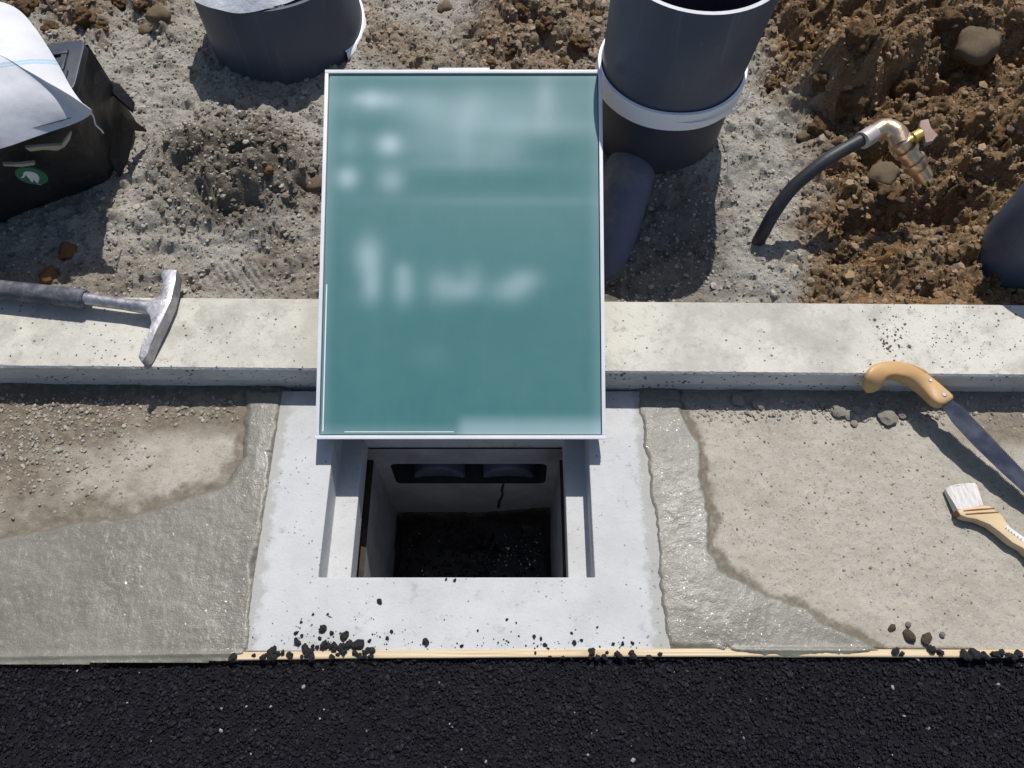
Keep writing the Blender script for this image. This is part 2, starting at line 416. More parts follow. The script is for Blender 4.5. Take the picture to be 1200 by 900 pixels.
c = m.mix(m.rmp(m.noise(60, 6, .72), .58, .7, 0, .5), c, (.11, .09, .07)); m.col(c).bump(m.noise(120, 4), .0012)
m.rough(m.rmp(m.noise(10, 4), .3, .7, .35, .7)); MT_BLACK = m.m
m = M('lid_plastic', .38, 0, .5); c = m.mix(m.rmp(m.noise(25, 5, .7), .4, .7), (.028, .031, .045), (.05, .053, .068)); m.col(c); MT_LID = m.m
MT_GREEN = mottle('sticker_green', (.02, .13, .07), (.025, .15, .085), 40, .45, .4, 200, 0).m
MT_STKW = mottle('sticker_white', (.65, .66, .66), (.55, .57, .57), 60, .5, .3, 200, 0).m
MT_YEL = mottle('sticker_yellow', (.5, .42, .12), (.45, .37, .1), 60, .5, .3, 200, 0).m
MT_TORN = mottle('pale_torn_edge', (.42, .38, .27), (.32, .29, .2), 50, .6, .3, 200, .0004).m
# tools
m = M('hammer_steel', .42, .75, .5)
c = m.mix(m.rmp(m.noise(50, 5, .7), .35, .65), (.44, .43, .46), (.30, .29, .31)); c = m.mix(m.rmp(m.noise(120, 4, .7), .58, .7), c, (.20, .18, .17))
m.col(c).bump(m.noise(180, 4), .0006); m.rough(m.rmp(m.noise(70, 4), .3, .7, .35, .6)); MT_STEEL = m.m
m = M('rubber_grip', .65, 0, .35); c = m.mix(m.rmp(m.noise(40, 5, .7), .4, .68), (.055, .06, .075), (.16, .16, .175)); m.col(c).bump(m.noise(300, 3), .0004); MT_GRIP = m.m
m = M('saw_blade_steel', .3, .9, .5)
c = m.mix(m.rmp(m.noise(40, 6, .7), .62, .75), (.12, .125, .15), (.26, .26, .28)); m.col(c); m.rough(m.rmp(m.noise(30, 4), .3, .7, .22, .45)); MT_BLADE = m.m
m = M('varnished_wood', .42, 0, .4)
n1 = m.noise(18, 4, .6, (.25, 1, 1)); c = m.mix(m.rmp(n1, .3, .7), (.56, .35, .165), (.47, .28, .12)); m.col(c).bump(n1, .0003); MT_HANDLE = m.m
m = M('pale_wood', .6, 0, .3)
n1 = m.noise(30, 4, .6, (.3, 1, 1)); c = m.mix(m.rmp(n1, .3, .7), (.64, .49, .30), (.53, .38, .22)); m.col(c).bump(n1, .0003); MT_PALE = m.m
m = M('brush_bristle', .8, 0, .2)
n1 = m.noise(1, 3, .6, (260, 20, 260)); c = m.mix(m.rmp(n1, .3, .7), (.66, .63, .60), (.50, .46, .44)); m.col(c).bump(n1, .002); MT_BRIST = m.m
MT_WIRE = mottle('brown_binding', (.20, .09, .04), (.28, .14, .07), 60, .5, .3, 300, .0002).m
MT_SCREW = mottle('bright_screw', (.55, .55, .58), (.45, .45, .5), 60, .3, .5, 300, 0, metal=.9).m
m = M('brass', .3, .85, .5); c = m.mix(m.rmp(m.noise(60, 4), .35, .65), (.68, .50, .34), (.50, .36, .24)); m.col(c).bump(m.noise(200, 3), .0004); MT_BRASS = m.m
MT_BRASSY = mottle('yellow_brass', (.66, .45, .12), (.55, .36, .08), 40, .35, .5, 200, .0002, metal=.4).m
MT_COPPER = mottle('pinkish_valve_lever', (.33, .24, .21), (.26, .19, .16), 40, .85, .08, 200, .0003).m
MT_SLEEVE = mottle('pale_sleeve', (.55, .50, .47), (.45, .41, .38), 40, .4, .4, 200, .0003, metal=.4).m
MT_HOSE = mottle('black_hose', (.02, .022, .026), (.035, .037, .042), 30, .5, .4, 300, .0003).m
MT_SLOT = mottle('dark_slot', (.03, .03, .03), (.045, .043, .04), 30, .8, .2, 200, .001).m
MT_JOINT = mottle('damp_joint', (.035, .028, .021), (.06, .046, .033), 30, .85, .2, 150, .002).m
m = M('pit_water', .08, 0, .5); c = m.mix(m.rmp(m.noise(6, 4), .3, .7), (.012, .011, .012), (.022, .019, .018)); m.col(c)
m.bump(m.noise(26, 3, .5), .003, .5).bump(m.rmp(m.noise(120, 2, .5), .58, .72), .004, 1); m.rough(m.rmp(m.noise(7, 4, .6), .42, .55, .05, .55)); MT_WATER = m.m

# ------------------------------------------------------------------ setting: ground sheet, road, soil
CURB_Z = 0.062
fl, fr = at(-400, 426.7, CURB_Z), at(1600, 443.3, CURB_Z)
bl, brr = at(-400, 342.5, CURB_Z), at(1600, 360.5, CURB_Z)
cslope = ((fr.y - fl.y) / (fr.x - fl.x) + (brr.y - bl.y) / (brr.x - bl.x)) / 2
cy0 = (fl.y + fr.y) / 2 - cslope * (fl.x + fr.x) / 2
cw = ((bl.y - fl.y) + (brr.y - fr.y)) / 2
def curb_front(x): return cy0 + cslope * x
def curb_back(x): return cy0 + cw + cslope * x
ALINE = [(-400, 786), (0, 779), (200, 776), (400, 773), (600, 771.5), (800, 770.5), (1000, 771), (1200, 772), (1600, 775)]
APTS = [at(x, y, 0) for x, y in ALINE]
def aedge(x): return np.interp(x, [p.x for p in APTS], [p.y for p in APTS])

def g_z(X, Y): return -0.06 + 0 * X + np.where(np.hypot(X, Y) > 6, fbm(X, Y, .05, 3, 3) * .3, 0)
def sq(a, b, n, p=2.5):
    t = np.linspace(-1, 1, n); return (a + b) / 2 + (b - a) / 2 * np.sign(t) * np.abs(t) ** p
tag(grid('ground', sq(-120, 120, 80), sq(-120, 120, 80), g_z, MT_SOIL,
         {'brown': lambda X, Y: .4 + 0 * X, 'wet': lambda X, Y: 0 * X, 'tint': lambda X, Y: 0 * X},
         keep=lambda X, Y, Z: (np.hypot(X, Y) > 1.9)), kind='structure')
# road base
def road_z(X, Y): return -0.008 + fbm(X, Y, 14, 4, 21) * .004
tag(grid('road', np.linspace(-2.2, 2.2, 220), np.concatenate([np.linspace(-2.2, -.1, 40), np.linspace(-.09, .20, 60)]),
         road_z, MT_ASPHALT, keep=lambda X, Y, Z: Y < aedge(X) - .004), kind='structure')

# soil ------------------------------------------------
def wob(px, py, a=14, f=.02, seed=0):
    return px + a * fbm(px, py, f, 3, seed), py + a * fbm(px, py, f, 3, seed + 40)
def blob(px, py, cx, cy, rx, ry, soft=.35):
    return 1 - sstep(1 - soft, 1 + soft, np.hypot((px - cx) / rx, (py - cy) / ry))
def masks(X, Y):
    px, py = project(X, Y, 0.06)
    qx, qy = wob(px, py, 30, .018, 3)
    right = sstep(-26, 34, sdist(qx, qy, [(862, -400), (885, 60), (900, 118), (938, 150), (950, 210), (932, 262), (940, 300), (925, 420), (2200, 420), (2200, -400)]))
    topc = sstep(-34, 34, sdist(qx, qy, [(470, -400), (555, 15), (540, 60), (470, 90), (720, 110), (725, -400)]))
    topc2 = .55 * blob(qx, qy, 470, 45, 55, 32, .5)
    topl = sstep(-30, 34, sdist(qx, qy, [(-900, -500), (-900, 40), (20, 18), (75, 36), (120, 38), (128, 8), (160, 12), (190, 36), (215, 5), (230, -500)]))
    mound = blob(qx, qy, 285, 203, 90, 64, .55)
    strip = .6 * blob(qx, qy, 60, 330, 140, 34, .6) + .55 * blob(qx, qy, 350, 320, 60, 40, .5)
    pipe = .75 * blob(qx, qy, 770, 285, 95, 90, .3)
    return px, py, right, topc, topc2, topl, mound, strip, pipe
def soil_z(X, Y):
    px, py, right, topc, topc2, topl, mound, strip, pipe = masks(X, Y)
    z = .050 + fbm(X, Y, 2.6, 3, 1) * .014 + fbm(X, Y, 13, 4, 2) * .010 + fbm(X, Y, 65, 4, 4, .55) * .0065
    pit = np.clip(fbm(X, Y, 22, 3, 77) - .12, 0, 1); z = z - pit * .03
    l0, r0 = lumps(X, Y, 9, 30); l1, r1 = lumps(X, Y, 20, 11); l2, r2 = lumps(X, Y, 48, 12); l3, r3 = lumps(X, Y, 110, 13)
    heap = sstep(360, 120, py)
    wx, wy = X + fbm(X, Y, 14, 3, 61) * .05, Y + fbm(X, Y, 14, 3, 62) * .05
    f1, f2, rb = worley(wx, wy, 7.5, 63); crk = 1 - sstep(.0, .5, f2 - f1)
    g1, g2, rg = worley(wx, wy, 19, 64); crk2 = 1 - sstep(.0, .5, g2 - g1)
    blk = (.25 + .75 * rb) * .085 * (1 - crk * .8) + rg * .028 * (1 - crk2)
    rs_ = np.clip(right, 0, 1); ax, ay = wob(px, py, 16, .03, 140)
    def dome(cx, cy, rx, ry): return np.sqrt(np.clip(1 - ((ax - cx) / rx) ** 2 - ((ay - cy) / ry) ** 2, 0, 1))
    for q in ((1140, 44, 52, 34, .055), (1056, 76, 44, 36, .06), (986, 106, 48, 42, .065), (1095, 28, 40, 26, .04), (1180, 150, 50, 34, .045), (1020, 30, 40, 30, .045), (1090, 160, 36, 24, .03), (1060, 292, 62, 30, .028), (985, 320, 44, 24, .018)):
        z = z + rs_ * dome(*q[:4]) ** 1.5 * q[4]
    for q in ((1120, 98, 46, 22, .05), (1050, 118, 30, 12, .03), (945, 45, 16, 42, .05), (1030, 188, 36, 18, .035), (1100, 238, 80, 22, .05), (1020, 258, 60, 16, .035), (1160, 222, 60, 22, .04), (1080, 60, 10, 30, .03), (1020, 140, 12, 26, .03)):
        z = z - rs_ * dome(*q[:4]) ** 1.4 * q[4] * 1.1
    z = z + rs_ * (heap * .045 - .045 + blk * (.35 + .65 * heap) + l2 * .012 + l3 * .005 + fbm(X, Y, 45, 4, 8, .65) * .009)
    z = z + topc * (l0 * .045 + l1 * .03 + l2 * .012 + l3 * .005 - .02) + topc2 * (l2 * .014 + l3 * .006)
    z = z + topl * (l0 * .02 + l1 * .022 + l2 * .015 + l3 * .006)
    z = z + mound * (.014 + l1 * .024 + l2 * .014 + l3 * .005 + fbm(X, Y, 40, 4, 9, .6) * .010)
    z = z + strip * (l2 * .013 + l3 * .006) + pipe * (l2 * .010 + l1 * .008) - .036 * blob(px, py, 768, 305, 95, 62, .4) + .040 * blob(px, py, 775, 165, 130, 50, .5)
    mx, my = wob(px, py, 16, .03, 150)
    for (cx, cy, rx, ry, h) in ((285, 222, 52, 30, .034), (232, 180, 34, 24, .022), (338, 205, 30, 34, .024), (150, 250, 60, 18, .016), (205, 285, 40, 14, .012)):
        z = z + np.sqrt(np.clip(1 - ((mx - cx) / rx) ** 2 - ((my - cy) / ry) ** 2, 0, 1)) ** 2.2 * h * 1.2 * (1 - .5 * sstep(0, 1, (cy - my) / ry))
    z = z + (1 - right) * (1 - pipe) * (l1 * .010 + np.clip(fbm(X, Y, 8, 3, 151), -.4, .4) * .016)
    # trampled tread marks beside the curb
    tr = blob(px, py, 285, 325, 36, 26, .3); u = (px - 285) * .8 - (py - 325) * .6
    z = z + tr * np.sin(u * .85) * .0035
    edge = sstep(0, .05, Y - (cy0 + cw + cslope * X))
    flat = .047 + fbm(X, Y, 40, 4, 5) * .010 + fbm(X, Y, 120, 3, 6) * .004
    return flat + (z - flat) * (.25 + .75 * edge)
SA = {}
def soil_attr(k):
    def f(X, Y):
        px, py, right, topc, topc2, topl, mound, strip, pipe = masks(X, Y)
        if k == 'brown': return np.clip(right + topl * .95 + topc * .72 + topc2 + strip * .35 + .3 * np.clip(fbm(X, Y, 9, 3, 31) * 2 - .4, 0, 1), 0, 1)
        return np.clip(mound * .85 + strip * .5 + pipe * .8 + .35 * np.clip(fbm(X, Y, 20, 4, 33) * 3 - .5, 0, 1) * (1 - right), 0, 1)
    return f
xs = np.concatenate([np.linspace(-2.2, -1.25, 60), np.linspace(-1.245, 1.245, 760), np.linspace(1.25, 2.2, 60)])
ys = np.concatenate([np.linspace(.66, 1.65, 300), np.linspace(1.66, 2.3, 60)])
tag(grid('soil', xs, ys, soil_z, MT_SOIL, {'brown': soil_attr('brown'), 'wet': soil_attr('wet'), 'tint': lambda X, Y: 0 * X},
         keep=lambda X, Y, Z: Y > cy0 + cslope * X + .04), kind='structure')

def soil_zp(x, y): return float(soil_z(np.array([[x]]), np.array([[y]]))[0, 0])
def soil_at(px, py):              # point on the soil under a photograph position: first crossing along the sight line
    zs_ = np.linspace(.30, -.06, 240); P = np.array([at(px, py, z)[:] for z in zs_])
    hit = np.nonzero(soil_z(P[None, :, 0], P[None, :, 1])[0] >= P[:, 2])[0]
    k = int(hit[0]) if len(hit) else 160
    return Vector(P[k])
rng = np.random.default_rng(3)
def scatter(n, smin, smax, name, seed, power=2.2, where=None, mat=MT_GRAVEL):
    r = np.random.default_rng(seed)
    X = r.uniform(-1.4, 1.4, n); Y = r.uniform(.72, 1.75, n)
    sz = smin + (smax - smin) * r.uniform(0, 1, n) ** power
    B = soil_attr('brown')(X[None], Y[None])[0]; ok = Y > cy0 + cw + cslope * X + sz + .002
    if where is not None: ok &= where(X, Y, B, r)
    X, Y, sz, B = X[ok], Y[ok], sz[ok], B[ok]
    Z = soil_z(X[None], Y[None])[0] + sz * .15
    return tag(cloud(name, np.stack([X, Y, Z], -1), sz, mat, seed, None, .7, .3, False, ICO0, {'brown': np.clip(B + r.normal(0, .12, len(B)), 0, 1)}), kind='stuff')
scatter(34000, .0011, .0036, 'soil_grit', 5, 1.5)
scatter(7500, .002, .007, 'soil_gravel', 6, 2.2, lambda X, Y, B, r: fbm(X, Y, 6, 3, 61) + r.uniform(-.3, .3, len(X)) > 0)
scatter(26000, .0012, .0095, 'earth_crumbs', 8, 3.4, lambda X, Y, B, r: B > .5)
def in_mound(X, Y, B, r):
    px, py = project(X, Y, .06); return (blob(px + 26 * fbm(X, Y, 9, 3, 170), py + 22 * fbm(X, Y, 9, 3, 171), 290, 205, 88, 62, .6) * (.35 + .65 * sstep(-.25, .2, fbm(X, Y, 16, 3, 172))) > r.uniform(0, 1, len(X)))
MT_MUDC = mottle('mud_crumb', (.205, .175, .135), (.115, .098, .075), 40, .92, .15, 300, .002).m
scatter(60000, .0012, .0075, 'mud_crumbs', 9, 3.2, in_mound, MT_MUDC)

# ------------------------------------------------------------------ curb
L = [-2.2 + 4.4 * i / 1400 for i in range(1401)]
cb = empty('concrete_curb', (0, cy0, 0)); tag(cb, 'long pale cream concrete curb crossing the photo behind the pit', 'curb')
def strip(name, rows, mat, parent):
    n = len(L); V = [v for r in rows for v in r]; Fc = []
    for j in range(len(rows) - 1):
        for i in range(n - 1): Fc.append((j * n + i, j * n + i + 1, (j + 1) * n + i + 1, (j + 1) * n + i))
    return mesh(name, V, Fc, mat, parent, False)
La = np.array(L)
ch = np.clip(fbm(La, La * 0 + .3, 20, 5, 90, .7) - .12, 0, .25) * .012 + (fbm(La, La * 0, 90, 3, 91) + .5) * .0010
hz = .0015 * fbm(La, La * 0 + 2, 30, 3, 92)
fy = cy0 + cslope * La
strip('top_slab', [[(x, cy0 + cw + cslope * x, -.03) for x in L], [(x, cy0 + cw + cslope * x, CURB_Z - .003) for x in L],
                   [(x, cy0 + cw - .003 + cslope * x, CURB_Z) for x in L], [(x, fy[i] + .02, CURB_Z) for i, x in enumerate(L)],
                   [(x, fy[i] + .002 + ch[i], CURB_Z) for i, x in enumerate(L)]], MT_CURB, cb)
strip('front_face', [[(x, fy[i] + .002 + ch[i], CURB_Z) for i, x in enumerate(L)], [(x, fy[i], CURB_Z - .003 - ch[i] * .7) for i, x in enumerate(L)],
                     [(x, fy[i] - .001, .026 + hz[i]) for i, x in enumerate(L)], [(x, fy[i] + .004, .022 + hz[i]) for i, x in enumerate(L)],
                     [(x, fy[i] + .003, -.04) for i, x in enumerate(L)]], MT_CURBF, cb)

# ------------------------------------------------------------------ catch basin
FX0, FX1 = at(312, 640, 0).x - .012, at(766, 640, 0).x + .012
FY0, FY1 = at(540, 763, 0).y, curb_front(-.08) - .004
RX0, RX1, RY0, RY1 = at(373, 676, 0).x, at(697, 675, 0).x, at(540, 676.5, 0).y, 0.552
LZ = -.056
IX0, IX1 = at(411, 676, LZ).x, at(666, 676, LZ).x
cbn = empty('catch_basin', ((FX0 + FX1) / 2, (FY0 + FY1) / 2, -.46))
tag(cbn, 'white precast concrete catch basin with an open square pit beneath the green board', 'catch basin')
def rect(x0, x1, y0, y1, z, n=1): return [(x0, y0, z), (x1, y0, z), (x1, y1, z), (x0, y1, z)]
def loops(name, ls, mat, parent, bevel=0):
    bm = bmesh.new(); R = [[bm.verts.new(p) for p in l] for l in ls]
    for a, b in zip(R, R[1:]):
        for i in range(4):
            q = (a[i], a[(i + 1) % 4], b[(i + 1) % 4], b[i])
            try: f = bm.faces.new(q)
            except ValueError: continue
            if f.calc_area() < 1e-9: bm.faces.remove(f)
    bmesh.ops.remove_doubles(bm, verts=bm.verts, dist=1e-6)
    if bevel:
        es = [e for e in bm.edges if len(e.link_faces) == 2 and e.calc_face_angle(0) > .5]
        bmesh.ops.bevel(bm, geom=es, offset=bevel, segments=2, affect='EDGES', profile=.5, clamp_overlap=True)
    me = bpy.data.meshes.new(name); bm.to_mesh(me); bm.free()
    return link(name, me, mat, parent)
loops('frame', [rect(FX0, FX1, FY0, FY1, -.10), rect(FX0, FX1, FY0, FY1, 0), rect(RX0, RX1, RY0, RY1, 0),
                rect(RX0, RX1, RY0, RY1, LZ), rect(IX0, IX1, RY0, RY1, LZ), rect(IX0, IX1, RY0, RY1, -.10)], MT_FRAME, cbn, .0016)
loops('joint', [rect(IX0, IX1, RY0, RY1, -.10), rect(IX0 - .009, IX1 + .004, RY0, RY1, -.101), rect(IX0 - .009, IX1 + .004, RY0, RY1, -.150),
                rect(IX0 + .002, IX1 - .002, RY0, RY1, -.152)], MT_JOINT, cbn)
PZ = -.455
x0, x1 = IX0 + .002, IX1 - .002
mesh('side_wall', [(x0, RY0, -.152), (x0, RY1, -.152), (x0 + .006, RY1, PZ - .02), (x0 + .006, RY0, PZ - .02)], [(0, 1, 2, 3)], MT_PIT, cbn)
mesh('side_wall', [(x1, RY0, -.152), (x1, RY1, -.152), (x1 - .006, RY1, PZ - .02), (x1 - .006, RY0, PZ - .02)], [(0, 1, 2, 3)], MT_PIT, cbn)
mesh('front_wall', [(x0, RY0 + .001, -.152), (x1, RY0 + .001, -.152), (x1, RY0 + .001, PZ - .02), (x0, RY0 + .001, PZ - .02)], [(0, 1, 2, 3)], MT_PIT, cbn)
# back wall with the rounded slot cut through it
SX0, SX1, SZ0, SZ1 = atY(461, 555, RY1).x, atY(640, 555, RY1).x, atY(550, 566, RY1).z, atY(550, 543, RY1).z
sl_pts = []
for cx, cz, a0 in ((SX1 - .012, SZ0 + .012, -90), (SX1 - .012, SZ1 - .012, 0), (SX0 + .012, SZ1 - .012, 90), (SX0 + .012, SZ0 + .012, 180)):
    for k in range(7):
        a = math.radians(a0 + 15 * k); sl_pts.append((cx + .012 * math.cos(a), cz + .012 * math.sin(a)))
bx0, bx1, bz0, bz1 = x0 - .004, x1 + .004, PZ - .02, -.1525
n = len(sl_pts); yb = RY1 - .001; V = []; Fc = []
for (a, b, c_, d_) in ((bx0, SX0, bz0, bz1), (SX1, bx1, bz0, bz1), (SX0, SX1, bz0, SZ0), (SX0, SX1, SZ1, bz1)):
    o_ = len(V); V += [(a, yb, c_), (b, yb, c_), (b, yb, d_), (a, yb, d_)]; Fc.append((o_, o_ + 1, o_ + 2, o_ + 3))
for k, (cx, cz) in enumerate(((SX1, SZ0), (SX1, SZ1), (SX0, SZ1), (SX0, SZ0))):
    o_ = len(V); V += [(cx, yb, cz)] + [(x, yb, z) for x, z in sl_pts[7 * k:7 * k + 7]]
    Fc += [(o_, o_ + 1 + q, o_ + 2 + q) for q in range(6)]
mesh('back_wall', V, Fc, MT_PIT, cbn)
mesh('back_wall_top', [(bx0 - .01, RY1 - .0035, -.0975), (bx1 + .01, RY1 - .0035, -.0975), (bx1 + .01, RY1 - .0035, -.124), (bx0 - .01, RY1 - .0035, -.124),
                       (bx1 + .01, RY1 - .002, -.127), (bx0 - .01, RY1 - .002, -.127), (bx1 + .01, RY1 - .002, -.154), (bx0 - .01, RY1 - .002, -.154)],
     [(0, 1, 2, 3), (3, 2, 4, 5), (5, 4, 6, 7)], MT_PIT, cbn)
V = [(x, RY1 - .001, z) for x, z in sl_pts] + [(x, RY1 + .07, z) for x, z in sl_pts]
mesh('slot_lining', V, [(i, (i + 1) % n, n + (i + 1) % n, n + i) for i in range(n)] + [tuple(range(n, 2 * n))], MT_SLOT, cbn)
MT_SILT = mottle('black_silt', (.014, .012, .011), (.024, .021, .018), 30, .45, .4, 150, .002).m
MT_STUB = mottle('stub_pipe_grey', (.12, .135, .20), (.085, .095, .14), 20, .45, .4, 200, .0002).m
for pxc in (514, 596):
    cx = atY(pxc, 562, RY1).x; cz = SZ0 + .004; r = .049
    V = []; ring = 28
    for y_, rr in ((RY1 + .065, r), (RY1 + .012, r), (RY1 + .009, r - .003), (RY1 + .012, r * .6), (RY1 + .013, .002)):
        for k in range(ring):
            a = math.pi * k / (ring - 1); V.append((cx + rr * math.cos(a), y_, cz + rr * math.sin(a)))
    Fc = [(j * ring + k, j * ring + k + 1, (j + 1) * ring + k + 1, (j + 1) * ring + k) for j in range(4) for k in range(ring - 1)]
    mesh('stub_pipe', V, Fc, MT_STUB, cbn, True)
# crack stain below the slot
tube('wall_crack', [atY(x, y, RY1 - .0015) for x, y in ((590, 567), (588, 574), (589, 580), (585, 588), (584, 594))], [.0022, .0028, .002, .003, .0035], MT_SLOT, cbn, 6)
def wz(X, Y): return PZ + fbm(X, Y, 30, 3, 44) * .0012
grid('pit_water', np.linspace(x0 - .002, x1 + .002, 60), np.linspace(RY0, RY1, 50), wz, MT_WATER, parent=cbn)
# silt heaped against the foot of the pit walls
def silt(X, Y):
    return PZ - .014 + .03 * sstep(.075, .0, RY1 - Y) * sstep(at(560, 600, PZ).x, x1, X) + .03 * sstep(.03, 0, np.minimum(RY1 - Y, np.minimum(X - x0, x1 - X))) + fbm(X, Y, 40, 4, 45) * .008
grid('silt', np.linspace(x0, x1, 90), np.linspace(RY0, RY1, 70), silt, MT_SILT, parent=cbn)

# ------------------------------------------------------------------ gutter base (dry bed) and wet mortar
def ZQ(poly, z=0): return [tuple(at(x, y, z)[:2]) for x, y in poly]
LBED = [(286, 455), (284, 500), (281, 535), (262, 566), (215, 580), (178, 594), (140, 603), (95, 607), (45, 618), (0, 627), (-120, 640), (-700, 660), (-700, 440)]
RBED = [(798, 450), (806, 490), (826, 520), (827, 560), (836, 600), (837, 645), (852, 667), (900, 692), (950, 710), (970, 728), (1012, 745), (1042, 766), (1130, 790), (1900, 800), (1900, 450)]
LB, RB = ZQ(LBED), ZQ(RBED)
def base_z(X, Y):
    left = X < -.1
    px, py = project(X, Y, 0)
    z = np.where(left, -.004 + fbm(X, Y, 9, 3, 15) * .004, -.001 + fbm(X, Y, 5, 3, 16) * .003)
    z = z + fbm(X, Y, 50, 4, 17) * .0028 + fbm(X, Y, 160, 3, 19) * .0012
    z = z + np.where(left, lumps(X, Y, 60, 70)[0] * .004 * sstep(250, 60, px), 0)
    z = z - .05 * sstep(.0, .02, np.minimum(np.minimum(X - FX0, FX1 - X), Y - FY0 + .004) )
    return np.where(Y < aedge(X) + .010, -.05, z)
def damp(X, Y):  # damp fringe beside the mortar, plus shade painted along the curb
    q = fbm(X, Y, 30, 4, 18) * .03
    sd = np.where(X < -.1, sdist(X, Y, LB), sdist(X, Y, RB))
    wl_ = np.where(X < -.1, .018 + .034 * sstep(230, 60, project(X, Y, 0)[0]), .006)
    curb_shade = sstep(.05, .0, (cy0 + cslope * X) - Y) * .6  # curb's shade painted into the bed colour
    return np.clip(sstep(wl_ * 1.5, wl_ * .1, sd + q * np.where(X < -.1, 1.3, .6)) * .85 + curb_shade, 0, 1)
def sandy(X, Y):
    px, py = project(X, Y, 0)
    q = fbm(X, Y, 12, 4, 23)
    lf = np.clip(blob(px, py, 60, 486, 200, 30, .6) * .95 + blob(px, py, 10, 545, 110, 60, .6) * .8 + blob(px, py, 250, 490, 60, 20, .6) * .4 + q * .8, 0, 1)
    rt = np.clip(.8 * blob(px, py, 1190, 500, 70, 22, .5) + q * .35, 0, 1)
    return np.where(X < -.1, lf, rt)
xs = np.concatenate([np.linspace(-2.2, -1.0, 60), np.linspace(-.996, 1.096, 520), np.linspace(1.1, 2.2, 50)])
ys = np.linspace(.16, .66, 128)
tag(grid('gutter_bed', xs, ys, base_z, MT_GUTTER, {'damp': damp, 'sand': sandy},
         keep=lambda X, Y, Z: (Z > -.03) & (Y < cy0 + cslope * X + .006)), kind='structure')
LM = LBED[:12] + [(-700, 800), (0, 790), (100, 788), (200, 786), (262, 784), (286, 772), (299, 763), (296, 735), (301, 700), (300, 660), (310, 630), (314, 600), (321, 560), (322, 530), (329, 505), (331, 478), (337, 455)]
RM = RBED[:12] + [(1000, 775), (930, 777), (880, 774), (850, 766), (780, 762), (777, 745), (772, 720), (768, 690), (766, 660), (767, 640), (763, 610), (757, 580), (755, 545), (750, 520), (748, 492), (743, 470), (744, 450)]
def mortar(name, pts, seed, label, xr):
    P = ZQ(pts)
    def sd(X, Y):
        return sdist(X + fbm(X, Y, 60, 3, seed) * .005, Y + fbm(X, Y, 60, 3, seed + 3) * .005, P)
    def zf(X, Y):
        s = sd(X, Y)
        z = -.009 + .0115 * sstep(-.005, .012, s) + sstep(0, .04, s) * (fbm(X, Y, 5, 3, seed + 5) * .004 + fbm(X, Y, 30, 3, seed + 6) * .0012) + fbm(X, Y, 130, 3, seed + 7, .7) * .0007
        fe = np.minimum(np.abs(X - FX0), np.abs(X - FX1))
        # trowelled lip above the timber strip
        z = z + .003 * np.exp(-((Y - aedge(X) - .010) / .003) ** 2)
        return np.maximum(z, -.02)
    o = grid(name, np.linspace(xr[0], xr[1], int((xr[1] - xr[0]) / .0024)), np.linspace(.17, .64, 196), zf, MT_MORTAR,
             {'edge': lambda X, Y: np.clip(sstep(.014, .002, sd(X, Y) + fbm(X, Y, 40, 3, seed + 9) * .016), 0, 1) * .4},
             keep=lambda X, Y, Z: (sd(X, Y) > -.004) & (Y < cy0 + cslope * X + .004) & (Y > aedge(X) + .0008))
    return tag(o, label, 'mortar')
mortar('wet_mortar', LM, 200, 'broad grey patch of wet troweled mortar left of the white pit frame', (-1.2, -.28))
mortar('wet_mortar', RM, 300, 'tapering grey band of wet glittering mortar right of the white pit frame', (.17, .66))

# gravel lying on the left dry bed and the right bed
def bed_scatter(name, n, reg, smin, smax, seed, pw=2.0):
    r = np.random.default_rng(seed); out = []
    cx, cy, rx, ry = reg
    px = r.normal(cx, rx, n); py = r.normal(cy, ry, n)
    P = np.array([at(a, b, 0)[:] for a, b in zip(px, py)]); X, Y = P[:, 0], P[:, 1]
    sz = smin + (smax - smin) * r.uniform(0, 1, n) ** pw
    sd = np.where(X < -.1, sdist(X, Y, LB), sdist(X, Y, RB)); ok = (sd > .008) & (Y < cy0 + cslope * X - .004)
    X, Y, sz = X[ok], Y[ok], sz[ok]; Z = base_z(X[None], Y[None])[0] + sz * .25
    return tag(cloud(name, np.stack([X, Y, Z], -1), sz, MT_GRAVEL, seed, r.uniform(.2, 1, len(X)), .6, .3, False, ICO0, {'brown': r.uniform(0, .35, len(X))}), kind='stuff')
bed_scatter('bed_gravel', 1500, (30, 520, 75, 34), .0008, .0034, 71, 2.2)
bed_scatter('bed_grit', 1500, (1000, 600, 160, 80), .0006, .0022, 72, 3.0)
bed_scatter('curb_debris', 900, (1000, 482, 200, 7), .001, .0042, 73, 2.4)
bed_scatter('curb_rubble', 700, (150, 478, 140, 8), .001, .004, 74, 2.4)

# ------------------------------------------------------------------ timber strip
def tline(off, z): return [(x, float(aedge(x)) + off, z) for x in np.linspace(-1.6, 1.6, 81)]
rows = [tline(.0015, -.05), tline(.0015, .0012), tline(.0028, .002), tline(.0118, .002), tline(.0122, -.05)]
n = 81; V = [v for r_ in rows for v in r_]
Fc = [(j * n + i, j * n + i + 1, (j + 1) * n + i + 1, (j + 1) * n + i) for j in range(4) for i in range(n - 1)]
tag(mesh('timber_strip', V, Fc, MT_PLY), 'thin pale plywood edge strip along the black asphalt', 'timber strip')

